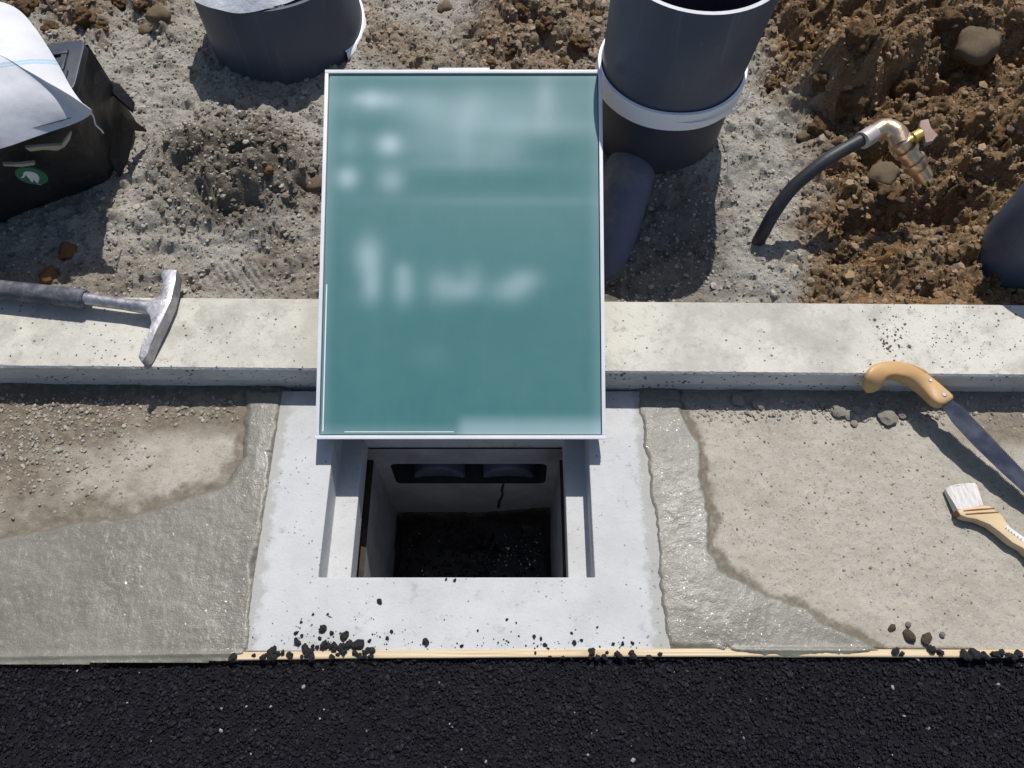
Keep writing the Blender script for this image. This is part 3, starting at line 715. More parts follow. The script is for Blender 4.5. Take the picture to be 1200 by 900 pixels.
# ------------------------------------------------------------------ asphalt stones and crumbs
def asphalt(name, n, smin, smax, seed, y0, pw, lift):
    r = np.random.default_rng(seed); X = r.uniform(-1.15, 1.15, n); sz = smin + (smax - smin) * r.uniform(0, 1, n) ** pw
    Y = aedge(X) - sz * .3 - r.uniform(0, 1, n) * (aedge(X) - y0) + .001
    Z = road_z(X[None], Y[None])[0] + sz * lift + r.uniform(-.001, .001, n)
    return tag(cloud(name, np.stack([X, Y, Z], -1), sz, MT_ASTONE, seed, None, .75, .35, False, ICO0), kind='stuff')
asphalt('asphalt_aggregate', 34000, .0011, .0038, 81, -.14, 2.4, .35)
asphalt('asphalt_edge_grains', 2600, .0010, .0034, 83, .186, 1.8, .9)
asphalt('asphalt_aggregate', 14000, .0014, .0042, 84, -.42, 2.0, .35)
asphalt('asphalt_fines', 30000, .0007, .0019, 82, -.12, 1.3, 1.6)

def lump_mesh(name, seed, mat, sub=2, amp=.28, flat=.7, f=1.6):
    rng_ = random.Random(seed); bm = bmesh.new(); bmesh.ops.create_icosphere(bm, subdivisions=sub, radius=1)
    off = Vector((rng_.uniform(-50, 50), rng_.uniform(-50, 50), rng_.uniform(-50, 50)))
    from mathutils import noise
    sx, sy, sz = rng_.uniform(.8, 1.2), rng_.uniform(.75, 1.1), flat * rng_.uniform(.8, 1.15)
    for v in bm.verts:
        d = noise.noise(v.co * f + off) * amp * 1.3 + noise.noise(v.co * f * 2.7 + off) * amp * .6 + (noise.noise(v.co * f * 7 + off) * amp * .25 if sub > 2 else 0)
        v.co *= 1 + d; v.co.x *= sx; v.co.y *= sy; v.co.z *= sz
    me = bpy.data.meshes.new(name); bm.to_mesh(me); bm.free(); me.materials.append(mat)
    if sub > 2: me.polygons.foreach_set('use_smooth', [True] * len(me.polygons))
    return me
def place(me, name, p, r, label, cat, group=None, rot=None):
    o = bpy.data.objects.new(name, me); COL.objects.link(o); o.location = p; o.scale = (r, r, r)
    o.rotation_euler = rot or (0, 0, random.uniform(0, 6.28)); return tag(o, label, cat, group)
CR = [lump_mesh('asphalt_crumb', 500 + i, MT_CRUMB, 2, .55, .8, 2.3) for i in range(6)]
crumbs = [(379, 737, 5), (389, 742, 3), (404, 745, 5), (420, 756, 6.5), (499, 752, 4.5), (445, 705, 3.2), (433, 751, 2.5), (459, 740, 2.3), (454, 748, 2.5), (353, 729, 2), (367, 720, 1.8), (384, 720, 1.8), (354, 745, 2.2)]
r = random.Random(5)
for _ in range(34): crumbs.append((r.gauss(375, 22), r.gauss(759, 5.5), r.uniform(2.4, 5)))
for _ in range(16): crumbs.append((r.gauss(325, 14), r.gauss(768, 3), r.uniform(2.2, 5)))
for _ in range(12): crumbs.append((r.gauss(428, 7), r.gauss(765, 3), r.uniform(2, 4)))
for _ in range(14): crumbs.append((r.gauss(725, 25), r.gauss(769, 3), r.uniform(2, 5)))
for _ in range(12): crumbs.append((r.gauss(665, 30), r.gauss(757, 5), r.uniform(1.6, 3)))
crumbs += [(626, 746, 2.6), (634, 749, 2.3), (673, 753, 3), (594, 726, 1.6), (605, 730, 1.4), (541, 757, 2.4), (560, 739, 1.5), (670, 742, 2), (700, 735, 1.6), (740, 766, 4), (742, 770, 4.5), (773, 767, 3), (523, 679, 1.8), (533, 680, 2)]
def crumb_label(x, y):
    if x < 345: return 'black asphalt crumb heaped where the wet mortar meets the frame corner', 'asphalt crumb', 'asphalt crumbs at the frame corner'
    if x < 412 and y > 748: return 'black asphalt crumb in the dense heap on the front left frame edge', 'asphalt crumb', 'asphalt crumbs heaped on the front left edge'
    if x < 470 and y > 748: return 'black asphalt crumb just right of the dense heap on the strip', 'asphalt crumb', 'asphalt crumbs beside the heap'
    if x < 470: return 'black asphalt crumb lying loose above the heap on the white frame', 'asphalt crumb', 'loose asphalt crumbs above the heap'
    if y > 763: return 'black asphalt crumb on the timber strip at the frame front right', 'asphalt crumb', 'asphalt crumbs on the strip at right'
    return 'black asphalt crumb scattered on the right half of the white frame front', 'asphalt crumb', 'asphalt crumbs scattered on the frame front'
for x, y, s_ in crumbs:
    p = at(x, min(y, 771), 0); rad = s_ * .82 * (H / .98) / F
    zt = 0 if y < 763 else .002
    place(CR[r.randrange(6)], 'asphalt_crumb', (p.x, p.y, zt + rad * .5), rad, *crumb_label(x, y))
rs = []
rr_ = np.random.default_rng(17); n = 150
px = np.concatenate([rr_.normal(390, 45, 80), rr_.uniform(450, 770, 70)]); py = np.concatenate([rr_.normal(748, 12, 80), rr_.normal(757, 7, 70)])
P = np.array([at(a, min(b, 766), 0)[:] for a, b in zip(px, py)]); sz = rr_.uniform(.0005, .0015, n); P[:, 2] = sz * .4
tag(cloud('asphalt_specks', P, sz, MT_CRUMB, 18), kind='stuff')
# crumbs and lumps on the right end of the strip
rl = random.Random(9)
for (x, y, s_) in [(1090, 762, 6), (1100, 765, 5), (1128, 768, 6), (1140, 767, 7), (1152, 769, 6), (1165, 768, 6), (1180, 769, 5), (1192, 767, 6), (1048, 764, 5), (1055, 767, 4), (1133, 771, 5), (1172, 766, 5), (1186, 771, 6)]:
    p = at(x, y, 0); rad = s_ * .78 * 1.13 / F
    place(CR[rl.randrange(6)], 'asphalt_crumb', (p.x, p.y, .003 + rad * .4), rad, 'black asphalt crumb heaped at the right end of the timber strip', 'asphalt crumb', 'asphalt crumbs at the right end of the strip')
ML = [lump_mesh('mortar_lump', 560 + i, m_, 2, .25, .6) for i, m_ in enumerate((MT_MUD, MT_MORTAR, MT_MUD))]
for (x, y, s_, k, lb) in [(1045, 736, 5, 0, 'small dark mud lump on the pale bed, leftmost of the lumps near the strip'), (1065, 746, 8, 0, 'largest dark mud lump beside the timber strip at right'),
                          (1064, 732, 4, 1, 'small grey mortar lump above the largest dark mud lump'), (1085, 749, 7, 2, 'greenish dark mud lump just right of the largest mud lump'),
                          (1104, 744, 4, 1, 'small grey mortar lump, rightmost beside the strip')]:
    p = at(x, y, 0); rad = s_ * 1.15 / F
    place(ML[k], 'mortar_lump', (p.x, p.y, rad * .3), rad, lb, 'mortar lump')

# chips in the gutter corner
CH = [lump_mesh('concrete_chip', 600 + i, MT_CHIP, 2, .3, .55) for i in range(4)]
for (x, y, s_, lb) in [(865, 470, 7, 'small pale concrete chip in the curb shade, left one of a pair'), (889, 474, 7, 'small pale concrete chip in the curb shade, right one of a pair'),
                       (981, 482, 8, 'pale concrete chip at the left of the rubble heap below the saw handle'), (1004, 480, 7, 'pale concrete chip at the right of the rubble heap below the saw handle'),
                       (993, 487, 6, 'pale concrete chip in the middle of the rubble heap'), (1001, 497, 4, 'small concrete chip lying below the rubble heap'),
                       (1039, 490, 11, 'large flat pale concrete chip under the saw handle'), (1057, 486, 6, 'small concrete chip beside the large flat chip'), (963, 474, 4, 'tiny pale concrete chip left of the rubble heap')]:
    p = at(x, y, 0); rad = s_ * 1.3 / F
    place(CH[r.randrange(4)], 'concrete_chip', (p.x, p.y, rad * .3), rad, lb, 'concrete chip')

# ------------------------------------------------------------------ clods and stones on the soil
CL = [lump_mesh('earth_clod', 700 + i, MT_CLOD, 4, .42, .75, 1.7) for i in range(7)]
ST = [lump_mesh('stone', 740 + i, MT_STONE, 3, .24, .65, 1.1) for i in range(4)]
OR = [lump_mesh('orange_clod', 760 + i, MT_ORANGE, 3, .35, .7) for i in range(2)]
rc = random.Random(21); done = 0
spots = [(1000, 115, 30), (960, 150, 26), (1060, 95, 34), (1040, 225, 30), (1010, 40, 30), (1100, 130, 24), (930, 60, 22), (965, 95, 22), (1160, 160, 26), (1110, 20, 26), (1180, 100, 24), (1030, 150, 22), (1130, 215, 20), (985, 300, 18), (1060, 310, 18), (1090, 330, 14),
         (1115, 300, 16), (1015, 330, 14), (955, 320, 12), (905, 100, 14), (640, 30, 20), (600, 60, 16), (680, 50, 18), (660, 75, 14), (610, 15, 18), (700, 20, 16), (575, 75, 13), (100, 20, 22), (60, 35, 16), (120, 32, 12), (30, 10, 20), (165, 8, 14), (140, 2, 12), (1170, 320, 13), (940, 20, 18), (890, 40, 14)]
def clod_label(x, y):
    if x < 240: return 'rough brown earth clod at the top left beside the sack', 'earth clod', 'earth clods beside the sack'
    if x < 730: return 'rough brown earth clod between the two upright pipes above the board', 'earth clod', 'earth clods between the pipes'
    if y > 280: return 'rough brown earth clod just behind the curb right of the hose foot', 'earth clod', 'earth clods behind the curb'
    if x < 970: return 'rough brown earth clod between the right pipe and the brass fitting', 'earth clod', 'earth clods beside the right pipe'
    if y < 100: return 'rough brown earth clod high on the dug up heap near the top right', 'earth clod', 'earth clods high on the right heap'
    return 'rough brown earth clod around the brass fitting in the right heap', 'earth clod', 'earth clods around the brass fitting'
for x, y, s_ in spots:
    p = soil_at(x, y); rad = s_ * .62 * (p - Vector((0, 0, H))).length / F * .8
    place(CL[rc.randrange(7)], 'earth_clod', (p.x, p.y, p.z - rad * .02), rad, *clod_label(x, y), (rc.uniform(-.4, .4), rc.uniform(-.4, .4), rc.uniform(0, 6)))
for (x, y, s_, lb) in [(1142, 52, 24, 'large rounded tan stone near the top right corner'), (185, 18, 10, 'rounded tan stone near the top between sack and left pipe'), (172, 36, 9, 'tan stone just below another stone between sack and left pipe'),
                       (522, 10, 9, 'rounded tan stone above the board at the top centre'), (370, 216, 11, 'rounded beige stone against the left edge of the board'), (1035, 205, 19, 'flat brown stone just below the black hose'),
                       (1144, 196, 6, 'small pinkish white stone right of the brass fitting'), (942, 160, 7, 'small grey stone right of the right pipe'), (935, 313, 5, 'small pale stone near the curb right of the hose foot'),
                       (982, 342, 6, 'small white stone touching the curb below the hose'), (307, 309, 5, 'small grey pebble beside the tread marks near the hammer')]:
    p = soil_at(x, y); rad = s_ * (p - Vector((0, 0, H))).length / F
    place(ST[rc.randrange(4)], 'stone', (p.x, p.y, p.z + rad * .05), rad, lb, 'stone')
for (x, y, s_, lb) in [(57, 325, 9, 'orange earth clod right behind the hammer grip'), (80, 296, 10, 'orange brown earth clod above the hammer grip'), (315, 200, 6, 'small bright orange clod on the grey mud mound')]:
    p = soil_at(x, y); rad = s_ * (p - Vector((0, 0, H))).length / F
    place(OR[rc.randrange(2)], 'orange_clod', (p.x, p.y, p.z + rad * .2), rad, lb, 'earth clod')

# ------------------------------------------------------------------ chalkboard
BL, BR_, TL, TR = Vector((-.3055, .505, .042)), Vector((.1455, .505, .042)), Vector((-.3045, 1.061, .268)), Vector((.1465, 1.061, .268))
bd = empty('chalkboard', (-.08, .545, 0)); tag(bd, 'large green chalkboard with white frame and blurred chalk writing leaning over the pit', 'chalkboard')
ux = (BR_ - BL).normalized(); uy = (TL - BL).normalized(); un = ux.cross(uy).normalized()
BW, BH = (BR_ - BL).length, (TL - BL).length
def bp(u, v, w_=0): return BL + ux * u + uy * v + un * w_
def bbox(name, u0, u1, v0, v1, w0, w1, mat, bev=.0008, parent=bd):
    return prism(name, [bp(u0, v0, w1), bp(u1, v0, w1), bp(u1, v1, w1), bp(u0, v1, w1)], [bp(u0, v0, w0), bp(u1, v0, w0), bp(u1, v1, w0), bp(u0, v1, w0)], mat, parent, bev)
t_ = .0058
bbox('frame_rail', 0, BW, 0, t_, -.014, .0025, MT_ALU); bbox('frame_rail', 0, BW, BH - t_, BH, -.014, .0025, MT_ALU)
bbox('frame_rail', 0, t_, t_ + .0002, BH - t_ - .0002, -.014, .0025, MT_ALU); bbox('frame_rail', BW - t_, BW, t_ + .0002, BH - t_ - .0002, -.014, .0025, MT_ALU)
bbox('hanger_tab', .184, .268, BH + .0003, BH + .004, -.010, .001, MT_ALU)
for u in (.0004, BW - .0084):
    for v in (.0004, BH - .0084): bbox('corner_cap', u, u + .008, v, v + .008, -.0155, -.0142, MT_DARKALU, .0004)
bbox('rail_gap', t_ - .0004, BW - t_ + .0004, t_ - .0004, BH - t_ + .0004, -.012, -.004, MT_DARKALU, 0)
# writing surface with the soft chalk smudges
nx, ny = 130, 172
us = np.linspace(t_ + .0015, BW - t_ - .0015, nx); vs = np.linspace(t_ + .0015, BH - t_ - .0015, ny); U, Vv = np.meshgrid(us, vs)
px = 382 + U / BW * 323 - (1 - Vv / BH) * 12 * (1 - 2 * U / BW) * .9; py = 514 - Vv / BH * 432
def gs(cx, cy, sx, sy, a): return a * np.exp(-.5 * (((px - cx) / sx) ** 2 + ((py - cy) / sy) ** 2))
chalk = .02 + .11 * sstep(420, 80, py)
for q in [(440, 118, 30, 8, .22), (436, 117, 9, 8, .35), (457, 120, 8, 7, .15), (520, 138, 30, 14, .13), (556, 124, 14, 14, .16), (600, 135, 44, 18, .17), (640, 115, 9, 22, .2), (620, 150, 60, 8, .14), (500, 128, 22, 12, .12),
          (410, 172, 8, 12, .12), (457, 172, 10, 9, .55), (512, 170, 26, 16, .12), (545, 160, 10, 24, .12), (575, 180, 26, 12, .15), (600, 172, 12, 14, .06), (408, 212, 9, 9, .5), (459, 215, 11, 10, .33), (540, 196, 70, 5, .06), (600, 240, 110, 4, .07),
          (433, 305, 11, 16, .42), (437, 338, 8, 14, .34), (428, 352, 16, 8, .05), (474, 322, 8, 8, .2), (475, 342, 9, 13, .34), (520, 340, 13, 14, .25), (545, 345, 14, 9, .25), (556, 330, 10, 12, .16), (600, 345, 16, 10, .28), (618, 332, 14, 9, .26), (505, 420, 18, 12, .05),
          (420, 116, 5, 4, .1), (500, 118, 18, 8, .06)]: chalk = chalk + gs(*q)
for q in [(655, 182, 55, 13, -.07), (590, 216, 100, 11, -.07), (560, 97, 150, 6, -.05), (440, 150, 45, 8, -.05), (430, 192, 40, 7, -.04)]: chalk = chalk + gs(*q)
chalk = chalk + .12 * sstep(.030, .004, np.minimum(U, BW - U)) + .16 * sstep(.03, .004, Vv) + .10 * sstep(.02, .004, BH - Vv)
chalk = chalk + .30 * sstep(534, 552, px) * sstep(482, 500, py)
chalk = chalk + .012 * fbm(U, Vv, 30, 3, 120)
V = np.array([bp(u, v, -.0008)[:] for v in vs for u in us]); idx = np.arange(nx * ny).reshape(ny, nx)
T = np.stack([idx[:-1, :-1], idx[:-1, 1:], idx[1:, 1:], idx[1:, :-1]], -1).reshape(-1, 4)
big_mesh('writing_panel', V, T, MT_BOARD, bd, {'chalk': np.clip(chalk, 0, .9)}, True)
bbox('border_line', .0105, .0122, .012, .245, -.0006, -.0002, MT_PRINT, 0)
bbox('border_line', .045, .215, .0105, .0118, -.0006, -.0002, MT_PRINT, 0)
bbox('back_panel', t_, BW - t_, t_, BH - t_, -.0138, -.0122, MT_WOODLEG, 0)
for u in (.012, BW - .012):
    p = bp(u, .05, -.013)
    box('foot', (p.x - .006, .548, .0002), (p.x + .006, .560, p.z + .004), MT_WOODLEG, bd, .001)
for u in (.05, BW - .05):
    p = bp(u, .42, -.013); zs = soil_zp(p.x, .93) - .01
    tube('back_leg', [p, Vector((p.x, .93, zs))], .008, MT_WOODLEG, bd, 8)

# ------------------------------------------------------------------ pipes
def pipe_thing(label, c): return tag(empty('drain_pipe', c), label, 'pipe')
# right pipe
pr = at(776, 205, .085); R1 = .129; RC = (pr.x + .014, pr.y + R1 - .018)
rt = atY(845, 18, RC[1] - R1).z
cl_ = atY(800, 150, RC[1] - R1 - .008).z
RB = .1185
p_r = pipe_thing('dark grey upright pipe with white collar right of the board', (RC[0], RC[1], .03))
lathe('upper_pipe', RC, [(RB, cl_ + .012), (R1, rt - .002), (R1 - .001, rt)], MT_PVC, p_r)
RB_ = R1; R1 = RB
lathe('collar', RC, [(R1 + .0005, cl_ + .011), (R1 + .003, cl_ + .017), (R1 + .0075, cl_ + .016), (R1 + .009, cl_ - .016), (R1 + .005, cl_ - .020), (R1 - .017, cl_ - .021)], MT_WPVC, p_r, 72, .0006)
lathe('rim', RC, [(RB_ - .001, rt), (RB_ - .0075, rt + .0005), (RB_ - .009, rt - .002)], MT_PVCRIM, p_r)
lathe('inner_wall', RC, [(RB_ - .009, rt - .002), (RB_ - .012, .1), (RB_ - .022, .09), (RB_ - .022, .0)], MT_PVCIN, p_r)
lathe('lower_pipe', RC, [(R1 - .016, cl_ - .012), (R1 - .020, -.02)], MT_PVC, p_r)
for ch_ in list(p_r.children):          # the riser leans very slightly
    for v in ch_.data.vertices: v.co.x += .013 * (v.co.z - rt) / (rt - cl_)
bp_ = [at(742, 190, .082), at(740, 195, .086), at(737, 204, .084), at(729, 232, .066), at(720, 262, .044), at(708, 300, .012), at(702, 330, -.02)]
tube('branch_pipe', bp_, [.030, .043, .047, .046, .046, .046, .046], MT_PVCD, p_r, 32)
lathe('collar_scrap', (RC[0] + .0, RC[1]), [(R1 + .0092, cl_ + .002), (R1 + .0096, cl_ - .004)], MT_WPVC, p_r)
# left pipe
pl = at(325, 97, .05); R2 = .158; LC = (pl.x, pl.y + R2)
lt = .210
p_l = pipe_thing('wide dark grey upright pipe under a white sheet left of the board', (LC[0], LC[1], .03))
lathe('pipe_wall', LC, [(R2, -.02), (R2, lt - .002), (R2 - .001, lt), (R2 - .008, lt), (R2 - .008, 0)], MT_PVC, p_l)
a_ = [math.radians(-34 + 3.4 * k) for k in range(19)]; V = []
for r0, z in ((R2 + .001, .070), (R2 + .0055, .069), (R2 + .006, .01)):
    V += [(LC[0] + r0 * math.cos(a), LC[1] + r0 * math.sin(a), z + .006 * math.sin(a * 5)) for a in a_]
mesh('collar', V, [(j * 19 + k, j * 19 + k + 1, (j + 1) * 19 + k + 1, (j + 1) * 19 + k) for j in range(2) for k in range(18)], MT_WPVC, p_l, True)
# sheet over the pipe mouth
V = []; Fc = []; seg, rings = 96, 22; SC = (LC[0] - .020, LC[1] - .019)
for j in range(rings):
    f_ = j / (rings - 1)
    for k in range(seg):
        a = 2 * math.pi * k / seg; r0 = (.142 + .003 * math.sin(3 * a + 1) - .002 * math.sin(9 * a)) * f_
        z = lt + .003 + .115 * (1 - f_ ** 1.25) + .010 * math.sin(5 * a + 2) * f_ * (1 - f_) * 3 + .003 * math.sin(19 * a + 5 * f_) * f_ * (1.1 - f_)
        V.append((SC[0] + r0 * math.cos(a), SC[1] + r0 * math.sin(a), z))
for j in range(rings - 1):
    for k in range(seg): Fc.append((j * seg + k, j * seg + (k + 1) % seg, (j + 1) * seg + (k + 1) % seg, (j + 1) * seg + k))
MT_SHEET = mottle('white_sheet', (.78, .78, .81), (.70, .70, .74), 12, .7, .25, 40, .003).m
tag(mesh('plastic_sheet', V, Fc, MT_SHEET, None, True), 'bulging white sheet stuffed into the mouth of the wide left pipe', 'sheet')
# far right pipe
pq = at(1172, 342, .05); R3 = .075
QC = (at(1136, 316, .0).x + R3, at(1136, 316, .0).y + .005)
p_q = pipe_thing('dark pipe cut off by the right edge just behind the curb', (QC[0], QC[1], .03))
lathe('pipe_wall', QC, [(R3, -.02), (R3, .208), (R3 - .001, .21), (R3 - .008, .21), (R3 - .008, 0)], MT_PVC, p_q)

# ------------------------------------------------------------------ hose with brass fitting
hs = empty('water_hose', soil_at(890, 283)); tag(hs, 'bent black hose rising from the soil to a brass elbow fitting', 'hose')
hz0 = soil_zp(*at(890, 280, .05)[:2])
hp = [at(886, 287, hz0 - .015), at(893, 275, hz0 + .015), at(908, 248, hz0 + .06), at(930, 219, hz0 + .095), at(965, 190, hz0 + .125), at(1000, 169, hz0 + .14), at(1016, 161, hz0 + .145)]
zt = hz0 + .145
tube('hose', catmull(hp, 8), .0112, MT_HOSE, hs, 20)
rod('sleeve', at(1010, 165, zt), at(1024, 156, zt), [(0, .0125), (.02, .0145), (.5, .015), (.95, .0145), (1, .0125)], MT_SLEEVE, hs)
ep = catmull([at(1022, 157, zt), at(1036, 151, zt), at(1050, 156, zt), at(1056, 170, zt - .006)], 8)
tube('elbow', ep, [.0135 + .0035 * min(1, i / 6) for i in range(len(ep))], MT_BRASS, hs, 24)
b0, b1 = at(1053, 163, zt), at(1076, 197, zt - .045)
rod('valve_body', b0, b1, [(0, .015), (.05, .0195), (.16, .0195), (.18, .016), (.28, .016), (.3, .0205), (.42, .0205), (.44, .0165), (.7, .0165), (.72, .020), (.92, .020), (1, .016)], MT_BRASS, hs, 28)
rod('outlet', b1, at(1083, 208, zt - .06), [(0, .0155), (1, .015)], MT_BRASS, hs)
sd0, sd1 = at(1064, 165, zt + .006), at(1079, 157, zt + .012)
rod('valve_stem', sd0, sd1, [(0, .006), (.4, .006), (.42, .0095), (1, .0095)], MT_BRASSY, hs, 16)
vh = [(1079, 141), (1088, 139), (1091, 149), (1099, 158), (1093, 165), (1085, 167), (1083, 156), (1078, 148)]
prism('valve_lever', [at(x, y, zt + .016) for x, y in vh], [at(x, y, zt + .016) - Vector((0, 0, .009)) for x, y in vh], MT_COPPER, hs, .0012)

# ------------------------------------------------------------------ hammer
hm = empty('brick_hammer', at(175, 360, CURB_Z)); tag(hm, 'steel brick hammer with grey ribbed grip lying on the curb', 'hammer')
z0 = CURB_Z + .024
prof = [(0, .0165)]
for i in range(1, 60):
    f_ = i / 60; prof.append((f_, .0168 - .0012 * f_ + (.0007 if i % 2 and (i < 30 or i > 44) else 0)))
prof += [(.99, .0158), (1, .0135)]
rod('grip', at(-120, 327, z0), at(101, 350, z0), prof, MT_GRIP, hm)
rod('shaft', at(100, 350, z0), at(178, 361, z0 - .002), [(0, .0105), (.6, .0098), (1, .0120)], MT_STEEL, hm)
hd = [(192, 315), (207, 316), (205, 332), (200, 352), (191, 373), (180, 394), (170, 412), (163, 421), (159, 415), (166, 402), (174, 388), (177, 378), (175, 369), (171, 364), (171, 355), (178, 352), (187, 346), (191, 337), (191, 330), (188, 322)]
ht = CURB_Z + .034
tp = [at(x, y, ht) for x, y in hd]
bt = [p - Vector((0, 0, .026)) for p in tp]
for i in (6, 7, 8, 9): bt[i].z = CURB_Z + .0005
for i in (6, 7, 8): tp[i].z -= .010
prism('head', tp, bt, MT_STEEL, hm, .0014)

# ------------------------------------------------------------------ saw
sw = empty('hand_saw', at(1065, 440, CURB_Z)); tag(sw, 'hand saw with curved wooden handle resting against the curb', 'saw')
def swp(x, y, dz=0, droop=True):
    px, py = 990 + x / 3.214, 380 + y / 3.214
    z = .080 - .00023 * (px - 1015)
    if droop: z -= .0013 * max(0, py - 439) * min(1, max(0, (1095 - px) / 30))
    return at(px, py, z) + Vector((0, 0, dz))
def under(p):
    z = p.z - .019
    return Vector((p.x, p.y, max(z, CURB_Z + .0015) if p.y > curb_front(p.x) - .003 else z))
ho = [(78, 215), (84, 178), (98, 152), (130, 137), (165, 133), (200, 132), (232, 139), (262, 150), (292, 166), (320, 184), (348, 205), (375, 228), (400, 250), (428, 273)]
hi = [(95, 238), (120, 240), (148, 234), (157, 203), (172, 193), (192, 189), (206, 195), (224, 198), (244, 209), (266, 223), (288, 240), (312, 262), (338, 288), (372, 307)]
V, Fc, nr = [], [], 14
for st_i, (o_, i_) in enumerate(zip(ho, hi)):
    sec = []
    for u, dz in ((0, -.006), (.05, -.002), (.16, 0), (.5, .0008), (.84, 0), (.95, -.002), (1, -.006)):
        x, y = o_[0] + (i_[0] - o_[0]) * u, o_[1] + (i_[1] - o_[1]) * u
        sec.append(swp(x, y, dz - (.004 if st_i in (0,) else 0)))
    V += sec + [under(p) if k not in (0, 6) else Vector((p.x, p.y, max(under(p).z + .003, p.z - .010))) for k, p in reversed(list(enumerate(sec)))]
for a_ in range(len(ho) - 1):
    for k in range(nr): Fc.append((a_ * nr + k, a_ * nr + (k + 1) % nr, (a_ + 1) * nr + (k + 1) % nr, (a_ + 1) * nr + k))
Fc += [tuple(range(nr)), tuple(range((len(ho) - 1) * nr, len(ho) * nr))]
hob = mesh('handle', V, Fc, MT_HANDLE, sw, True)
sb_ = hob.modifiers.new('round', 'SUBSURF'); sb_.levels = sb_.render_levels = 1
bo_ = [(400, 262), (448, 298), (520, 372), (600, 458), (690, 552), (800, 668), (930, 800), (905, 830), (770, 712), (690, 640), (600, 552), (500, 450), (420, 360), (380, 300)]
ed = []
for i, (x, y) in enumerate(bo_): ed.append((x, y))
# teeth along the lower right edge
te = []
a_, b_ = Vector((448, 298)), Vector((930, 800)); nt = 90
for i in range(nt):
    f_ = i / nt; q = a_ + (b_ - a_) * f_; te.append((q.x, q.y)); q = a_ + (b_ - a_) * (f_ + .35 / nt); te.append((q.x + 4.5, q.y - 4.0))
bl2 = [(400, 262)] + te + [(930, 800), (908, 826), (780, 706), (697, 632), (604, 548), (502, 450), (420, 362), (378, 300)]
bt_ = [swp(x, y, -.0095, False) for x, y in bl2]
mesh('blade', bt_ + [p - Vector((0, 0, .0012)) for p in bt_], [tuple(range(len(bt_))), tuple(range(2 * len(bt_) - 1, len(bt_) - 1, -1))] + [(i, len(bt_) + i, len(bt_) + (i + 1) % len(bt_), (i + 1) % len(bt_)) for i in range(len(bt_))], MT_BLADE, sw)
for (x, y, rr) in ((322, 211, .0035), (373, 265, .0048)):
    c_ = swp(x, y, -.002); rod('screw', c_, c_ + Vector((0, 0, .0034)), [(0, rr), (.6, rr), (1, rr * .7)], MT_SCREW, sw, 18)

# ------------------------------------------------------------------ brush
bh = empty('paint_brush', at(1150, 600, 0)); tag(bh, 'flat paint brush with white bristles and pale wooden handle', 'brush')
def bq(x, y, z): return at(1100 + x / 9, 560 + y / 9, z)
br1 = [(70, 115), (110, 85), (190, 65), (290, 52), (390, 48), (412, 80), (440, 170), (478, 290), (360, 312), (262, 335), (205, 345), (150, 250), (85, 150)]
hb = [.010, .012, .013, .013, .012, .013, .015, .018, .019, .019, .018, .015, .011]
prism('bristles', [bq(x, y, z) for (x, y), z in zip(br1, hb)], [bq(x, y, z) - Vector((0, 0, z - .003)) for (x, y), z in zip(br1, hb)], MT_BRIST, bh, .0022)
hd2 = [(200, 338), (265, 318), (480, 288), (545, 295), (600, 345), (665, 390), (720, 470), (790, 560), (900, 660), (1060, 800), (1180, 900), (1240, 990), (1190, 1010), (1090, 930), (1000, 850), (890, 740), (780, 680), (640, 565), (540, 490), (400, 435), (300, 418), (230, 390)]
prism('handle', [bq(x, y, .0195) for x, y in hd2], [bq(x, y, .0195) - Vector((0, 0, .0165)) for x, y in hd2], MT_PALE, bh, .002)
for a_, b_ in (((262, 348), (585, 322)), ((285, 384), (628, 362))):
    tube('binding_wire', [bq(*a_, .0195), bq((a_[0] + b_[0]) / 2, (a_[1] + b_[1]) / 2 - 4, .0203), bq(*b_, .0195)], .0011, MT_WIRE, bh, 8)
prism('binding_knot', [bq(x, y, .0185) for x, y in ((188, 340), (235, 322), (290, 400), (225, 395))], [bq(x, y, .0185) - Vector((0, 0, .015)) for x, y in ((188, 340), (235, 322), (290, 400), (225, 395))], MT_WIRE, bh, .001)
lb = [(690, 520), (722, 500), (900, 628), (1010, 720), (985, 745), (880, 668)]
mesh('label_sticker', [bq(x, y, .0198) for x, y in lb], [tuple(range(len(lb)))], MT_STKW, bh)
MT_INK = mottle('ink_mark', (.22, .22, .24), (.3, .3, .32), 60, .6, .2, 200, 0).m
for (x, y) in ((712, 530), (740, 552), (772, 574), (800, 598), (835, 622), (870, 648)):
    mesh('ink_mark', [bq(x + dx, y + dy, .0201) for dx, dy in ((-9, -3), (0, -14), (8, -6), (3, 0), (10, 6), (-2, 10))], [(0, 1, 2, 3, 4, 5)], MT_INK, bh)

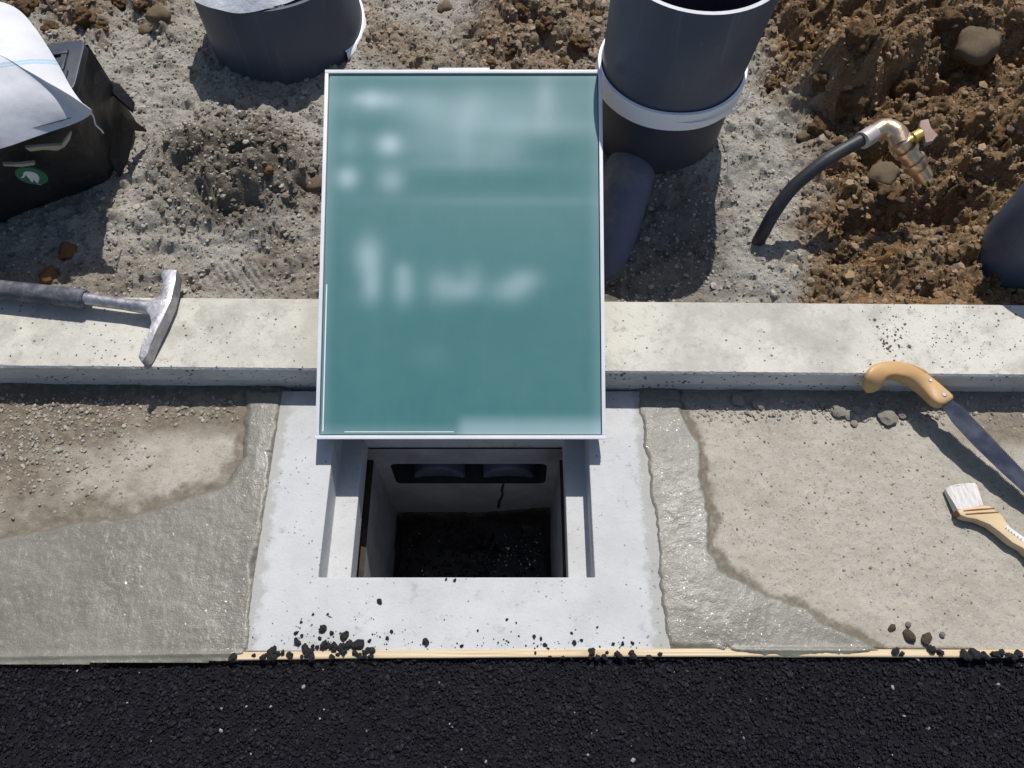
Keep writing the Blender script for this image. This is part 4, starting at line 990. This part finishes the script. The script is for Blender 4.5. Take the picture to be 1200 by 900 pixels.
# ------------------------------------------------------------------ black box with lid, sticker and sack
bx = empty('plastic_box', at(60, 200, .05)); tag(bx, 'black plastic box with green oval elephant sticker and torn sides', 'box')
TZ = .275
A_ = at(103, 52, TZ); B_ = at(82, 138, TZ); C_ = at(-150, 200, TZ); D_ = at(-120, 78, TZ)
A0 = at(163, 148, .045); B0 = at(128, 212, .045); C0 = at(-170, 335, .045); D0 = at(-60, 190, .045)
def lerp(a, b, t): return a + (b - a) * t
bm = bmesh.new()
def wall(P, Q, P0, Q0, nu, nv, amp, seed):
    V = []
    from mathutils import noise
    nrm = (Q - P).cross(P0 - P).normalized()
    for j in range(nv + 1):
        for i in range(nu + 1):
            p = lerp(lerp(P, Q, i / nu), lerp(P0, Q0, i / nu), j / nv)
            k = 1 if 0 < i < nu and 0 < j else 0
            d = noise.noise(Vector((p.x * 18, p.y * 18, p.z * 18 + seed))) * amp * k + noise.noise(Vector((p.x * 60, p.y * 60, p.z * 60 + seed))) * amp * .4 * k
            V.append(p + nrm * d)
    return V, [(j * (nu + 1) + i, j * (nu + 1) + i + 1, (j + 1) * (nu + 1) + i + 1, (j + 1) * (nu + 1) + i) for j in range(nv) for i in range(nu)]
V, Fc = [], []
for (P, Q, P0, Q0, nu) in ((B_, A_, B0, A0, 20), (C_, B_, C0, B0, 34), (A_, D_, A0, D0, 12), (D_, C_, D0, C0, 12)):
    v_, f_ = wall(P, Q, P0, Q0, nu, 16, .007, 3)
    o_ = len(V); V += v_; Fc += [tuple(i + o_ for i in f) for f in f_]
mesh('box_body', V, Fc, MT_BLACK, bx, True)
# lid with a raised rim and moulded ridges
def lidp(u, v, dz=0): return lerp(lerp(C_, B_, u), lerp(D_, A_, u), v) + Vector((0, 0, dz))
cor = []
for (u, v, a0) in ((.97, .40, -90), (.97, .90, 0), (.03, .90, 90), (.03, .40, 180)):
    for k in range(5):
        a = math.radians(a0 + 22.5 * k); cor.append((u + .035 * math.cos(a), v + .10 * math.sin(a)))
prism('lid', [lidp(u, v, .010) for u, v in cor], [lidp(u, v, -.006) for u, v in cor], MT_LID, bx, .003)
for (u0, u1, v0, v1) in ((.70, .93, .80, .86), (.90, .93, .58, .79), (.935, .955, .20, .57), (.70, .90, .58, .62)):
    q = [(u0, v0), (u1, v0), (u1, v1), (u0, v1)]
    prism('lid_ridge', [lidp(u, v, .015) for u, v in q], [lidp(u, v, .009) for u, v in q], MT_LID, bx, .0012)
# torn flaps on the right side
zf_ = .12
for pts in ([(112, 90, .19), (128, 105, .17), (156, 130, .13), (158, 120, .14), (140, 98, .17)], [(140, 135, .15), (160, 143, .10), (172, 152, .07), (158, 150, .085), (146, 165, .09)], [(142, 130, .16), (158, 150, .10), (150, 185, .075), (140, 206, .055), (128, 185, .09)]):
    tp = [at(*p) for p in pts]
    prism('torn_flap', tp, [p - Vector((.002, .001, .006)) for p in tp], MT_BLACK, bx, .0008)
n_f = (B_ - C_).cross(C0 - C_).normalized()
if n_f.y > 0: n_f = -n_f
def fp(px, py, off=.010): return onplane(px, py, B_, n_f, off)
for pts in ([(28, 167), (52, 165), (70, 164), (72, 162), (80, 151), (83, 149), (80, 158), (74, 166), (66, 170), (50, 169), (34, 171)], [(2, 186), (22, 186), (40, 184), (39, 187), (24, 189), (3, 188)]):
    a = [fp(x, y, .012) for x, y in pts]; prism('torn_edge', a, [p - n_f * .006 for p in a], MT_TORN, bx, .0006)
el_ = [(35.5 + 19.5 * math.cos(a) + 1.5 * math.sin(a), 199.5 + 9.5 * math.sin(a) + 3 * math.cos(a)) for a in [2 * math.pi * k / 36 for k in range(36)]]
a = [fp(x, y, .0125) for x, y in el_]
stk = prism('sticker', a, [p - n_f * .003 for p in a], MT_GREEN, bx, 0)
eleph = [(23, 199.8), (24, 201), (26, 201), (27.3, 199.5), (28, 197.8), (29.5, 198.5), (31, 200.5), (32.5, 201.5), (33.5, 203.5), (35, 205.3), (36.5, 206.2), (37.2, 205.2), (36.4, 203.8), (38, 203.8), (40, 205.3), (42, 207), (43.5, 207.2), (43.3, 205.2), (44.5, 203), (44.2, 200), (42, 197), (38.5, 195), (34, 193.8), (30, 193.4), (27, 194), (25.8, 195.6), (25.6, 198), (24.8, 199.5)]
prism('elephant_mark', [fp(x, y, .0136) for x, y in eleph], [fp(x, y, .0127) for x, y in eleph], MT_STKW, stk, 0)
for k in range(4):
    x, y = 41 + k * 1.7, 207.3 + k * .35
    mesh('yellow_mark', [fp(x + dx, y + dy, .0136) for dx, dy in ((0, 0), (1.1, .2), (1.1, 1.5), (0, 1.3))], [(0, 1, 2, 3)], MT_YEL, stk)

# woven sack over the box
hem = [(-10, 0), (10, 5), (26, 15), (42, 34), (56, 55), (70, 78), (83, 102), (96, 120), (108, 130), (101, 138), (84, 146), (60, 154), (34, 163), (8, 172), (-30, 182), (-90, 196), (-150, 190), (-190, 120), (-180, 40), (-110, 0), (-50, -8)]
hem_z = [.265, .262, .258, .256, .254, .253, .252, .252, .247, .240, .236, .232, .228, .224, .222, .22, .22, .25, .26, .265, .265]
Hm = [at(x, y, (max(z + .03, .264) if y > 134 else max(z + .038, .291))) for (x, y), z in zip(hem, hem_z)]
Hm = catmull(Hm + [Hm[0]], 6)[:-1]; nh = len(Hm); ctr = at(-30, 70, .29)
V = []; Fc = []; st_ = []; rings = 26
from mathutils import noise
for j in range(1, rings + 1):
    f_ = j / rings
    for k, p in enumerate(Hm):
        q = lerp(ctr, p, f_); g = max(0, 1 - f_ ** 3.0)
        zz = lerp(Vector((0, 0, .298)), Vector((0, 0, p.z)), f_ ** 6).z + .036 * g
        zz += noise.noise(Vector((q.x * 9, q.y * 9, 3))) * .012 * (1 - f_ ** 6) + noise.noise(Vector((q.x * 26, q.y * 26, 9))) * .004 * (1 - f_ ** 8)
        if f_ > .86: zz -= 0
        V.append((q.x, q.y, zz))
        X_, Y_ = project(q.x, q.y, zz)
        st_.append((float(Y_) - (77 - 5 * math.sin(max(0, float(X_)) * .035 ))) * 1.35 / F)
for j in range(rings - 1):
    for k in range(nh): Fc.append((j * nh + k, j * nh + (k + 1) % nh, (j + 1) * nh + (k + 1) % nh, (j + 1) * nh + k))
V.append((ctr.x, ctr.y, .332)); st_.append(-.02)
Fc4 = [f for f in Fc] + [(len(V) - 1, (k + 1) % nh, k, k) for k in range(0)]
sk = big_mesh('woven_sack', np.array(V), np.array(Fc4), MT_SACK, None, {'stripe': np.array(st_)}, True)
bm = bmesh.new(); bm.from_mesh(sk.data); bm.verts.ensure_lookup_table()
for k in range(nh): bm.faces.new((bm.verts[len(V) - 1], bm.verts[k], bm.verts[(k + 1) % nh]))
bmesh.ops.recalc_face_normals(bm, faces=bm.faces); bm.to_mesh(sk.data); bm.free()
sk.data.polygons.foreach_set('use_smooth', [True] * len(sk.data.polygons))
tag(sk, 'white woven sack with pale blue stripe draped over the black box', 'sack')
th = tube('loose_thread', catmull([at(106, 131, .283), at(110, 138, .27), at(112, 146, .26), at(118, 152, .24), at(121, 156, .23)], 5), .0012, MT_SACK, sk, 6)

# mud specks trodden onto the curb
def curb_specks(name, n, cx, cy, sx, sy, smax, seed, mat):
    r = np.random.default_rng(seed); a = r.normal(cx, sx, n); b = np.clip(r.normal(cy, sy, n), 360, 430)
    P = np.array([at(x, y, CURB_Z)[:] for x, y in zip(a, b)]); z = .0004 + smax * r.uniform(0, 1, n) ** 3; P[:, 2] += z * .2
    tag(cloud(name, P, z, mat, seed, None, .5), kind='stuff')
curb_specks('curb_specks', 140, 1042, 395, 11, 16, .0028, 91, MT_MUD)
curb_specks('curb_specks', 260, 1120, 395, 60, 22, .0013, 92, MT_MUD)
curb_specks('curb_specks', 200, 190, 395, 130, 22, .0014, 93, MT_MUD)

# glints painted as pale flecks on the dark water in the pit
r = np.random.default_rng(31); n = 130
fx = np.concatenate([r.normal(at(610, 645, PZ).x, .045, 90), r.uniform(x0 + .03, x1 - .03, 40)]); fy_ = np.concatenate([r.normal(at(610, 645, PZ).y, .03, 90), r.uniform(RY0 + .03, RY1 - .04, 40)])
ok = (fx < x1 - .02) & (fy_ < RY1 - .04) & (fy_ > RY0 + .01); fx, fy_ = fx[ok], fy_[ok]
MT_GLINT = mottle('pale_glint', (.75, .75, .78), (.6, .6, .62), 60, .2, .6, 200, 0).m
tag(cloud('water_glints', np.stack([fx, fy_, PZ + .0012 + 0 * fx], -1), .0006 + .0016 * r.uniform(0, 1, len(fx)) ** 2.5, MT_GLINT, 32, None, .5), kind='stuff')
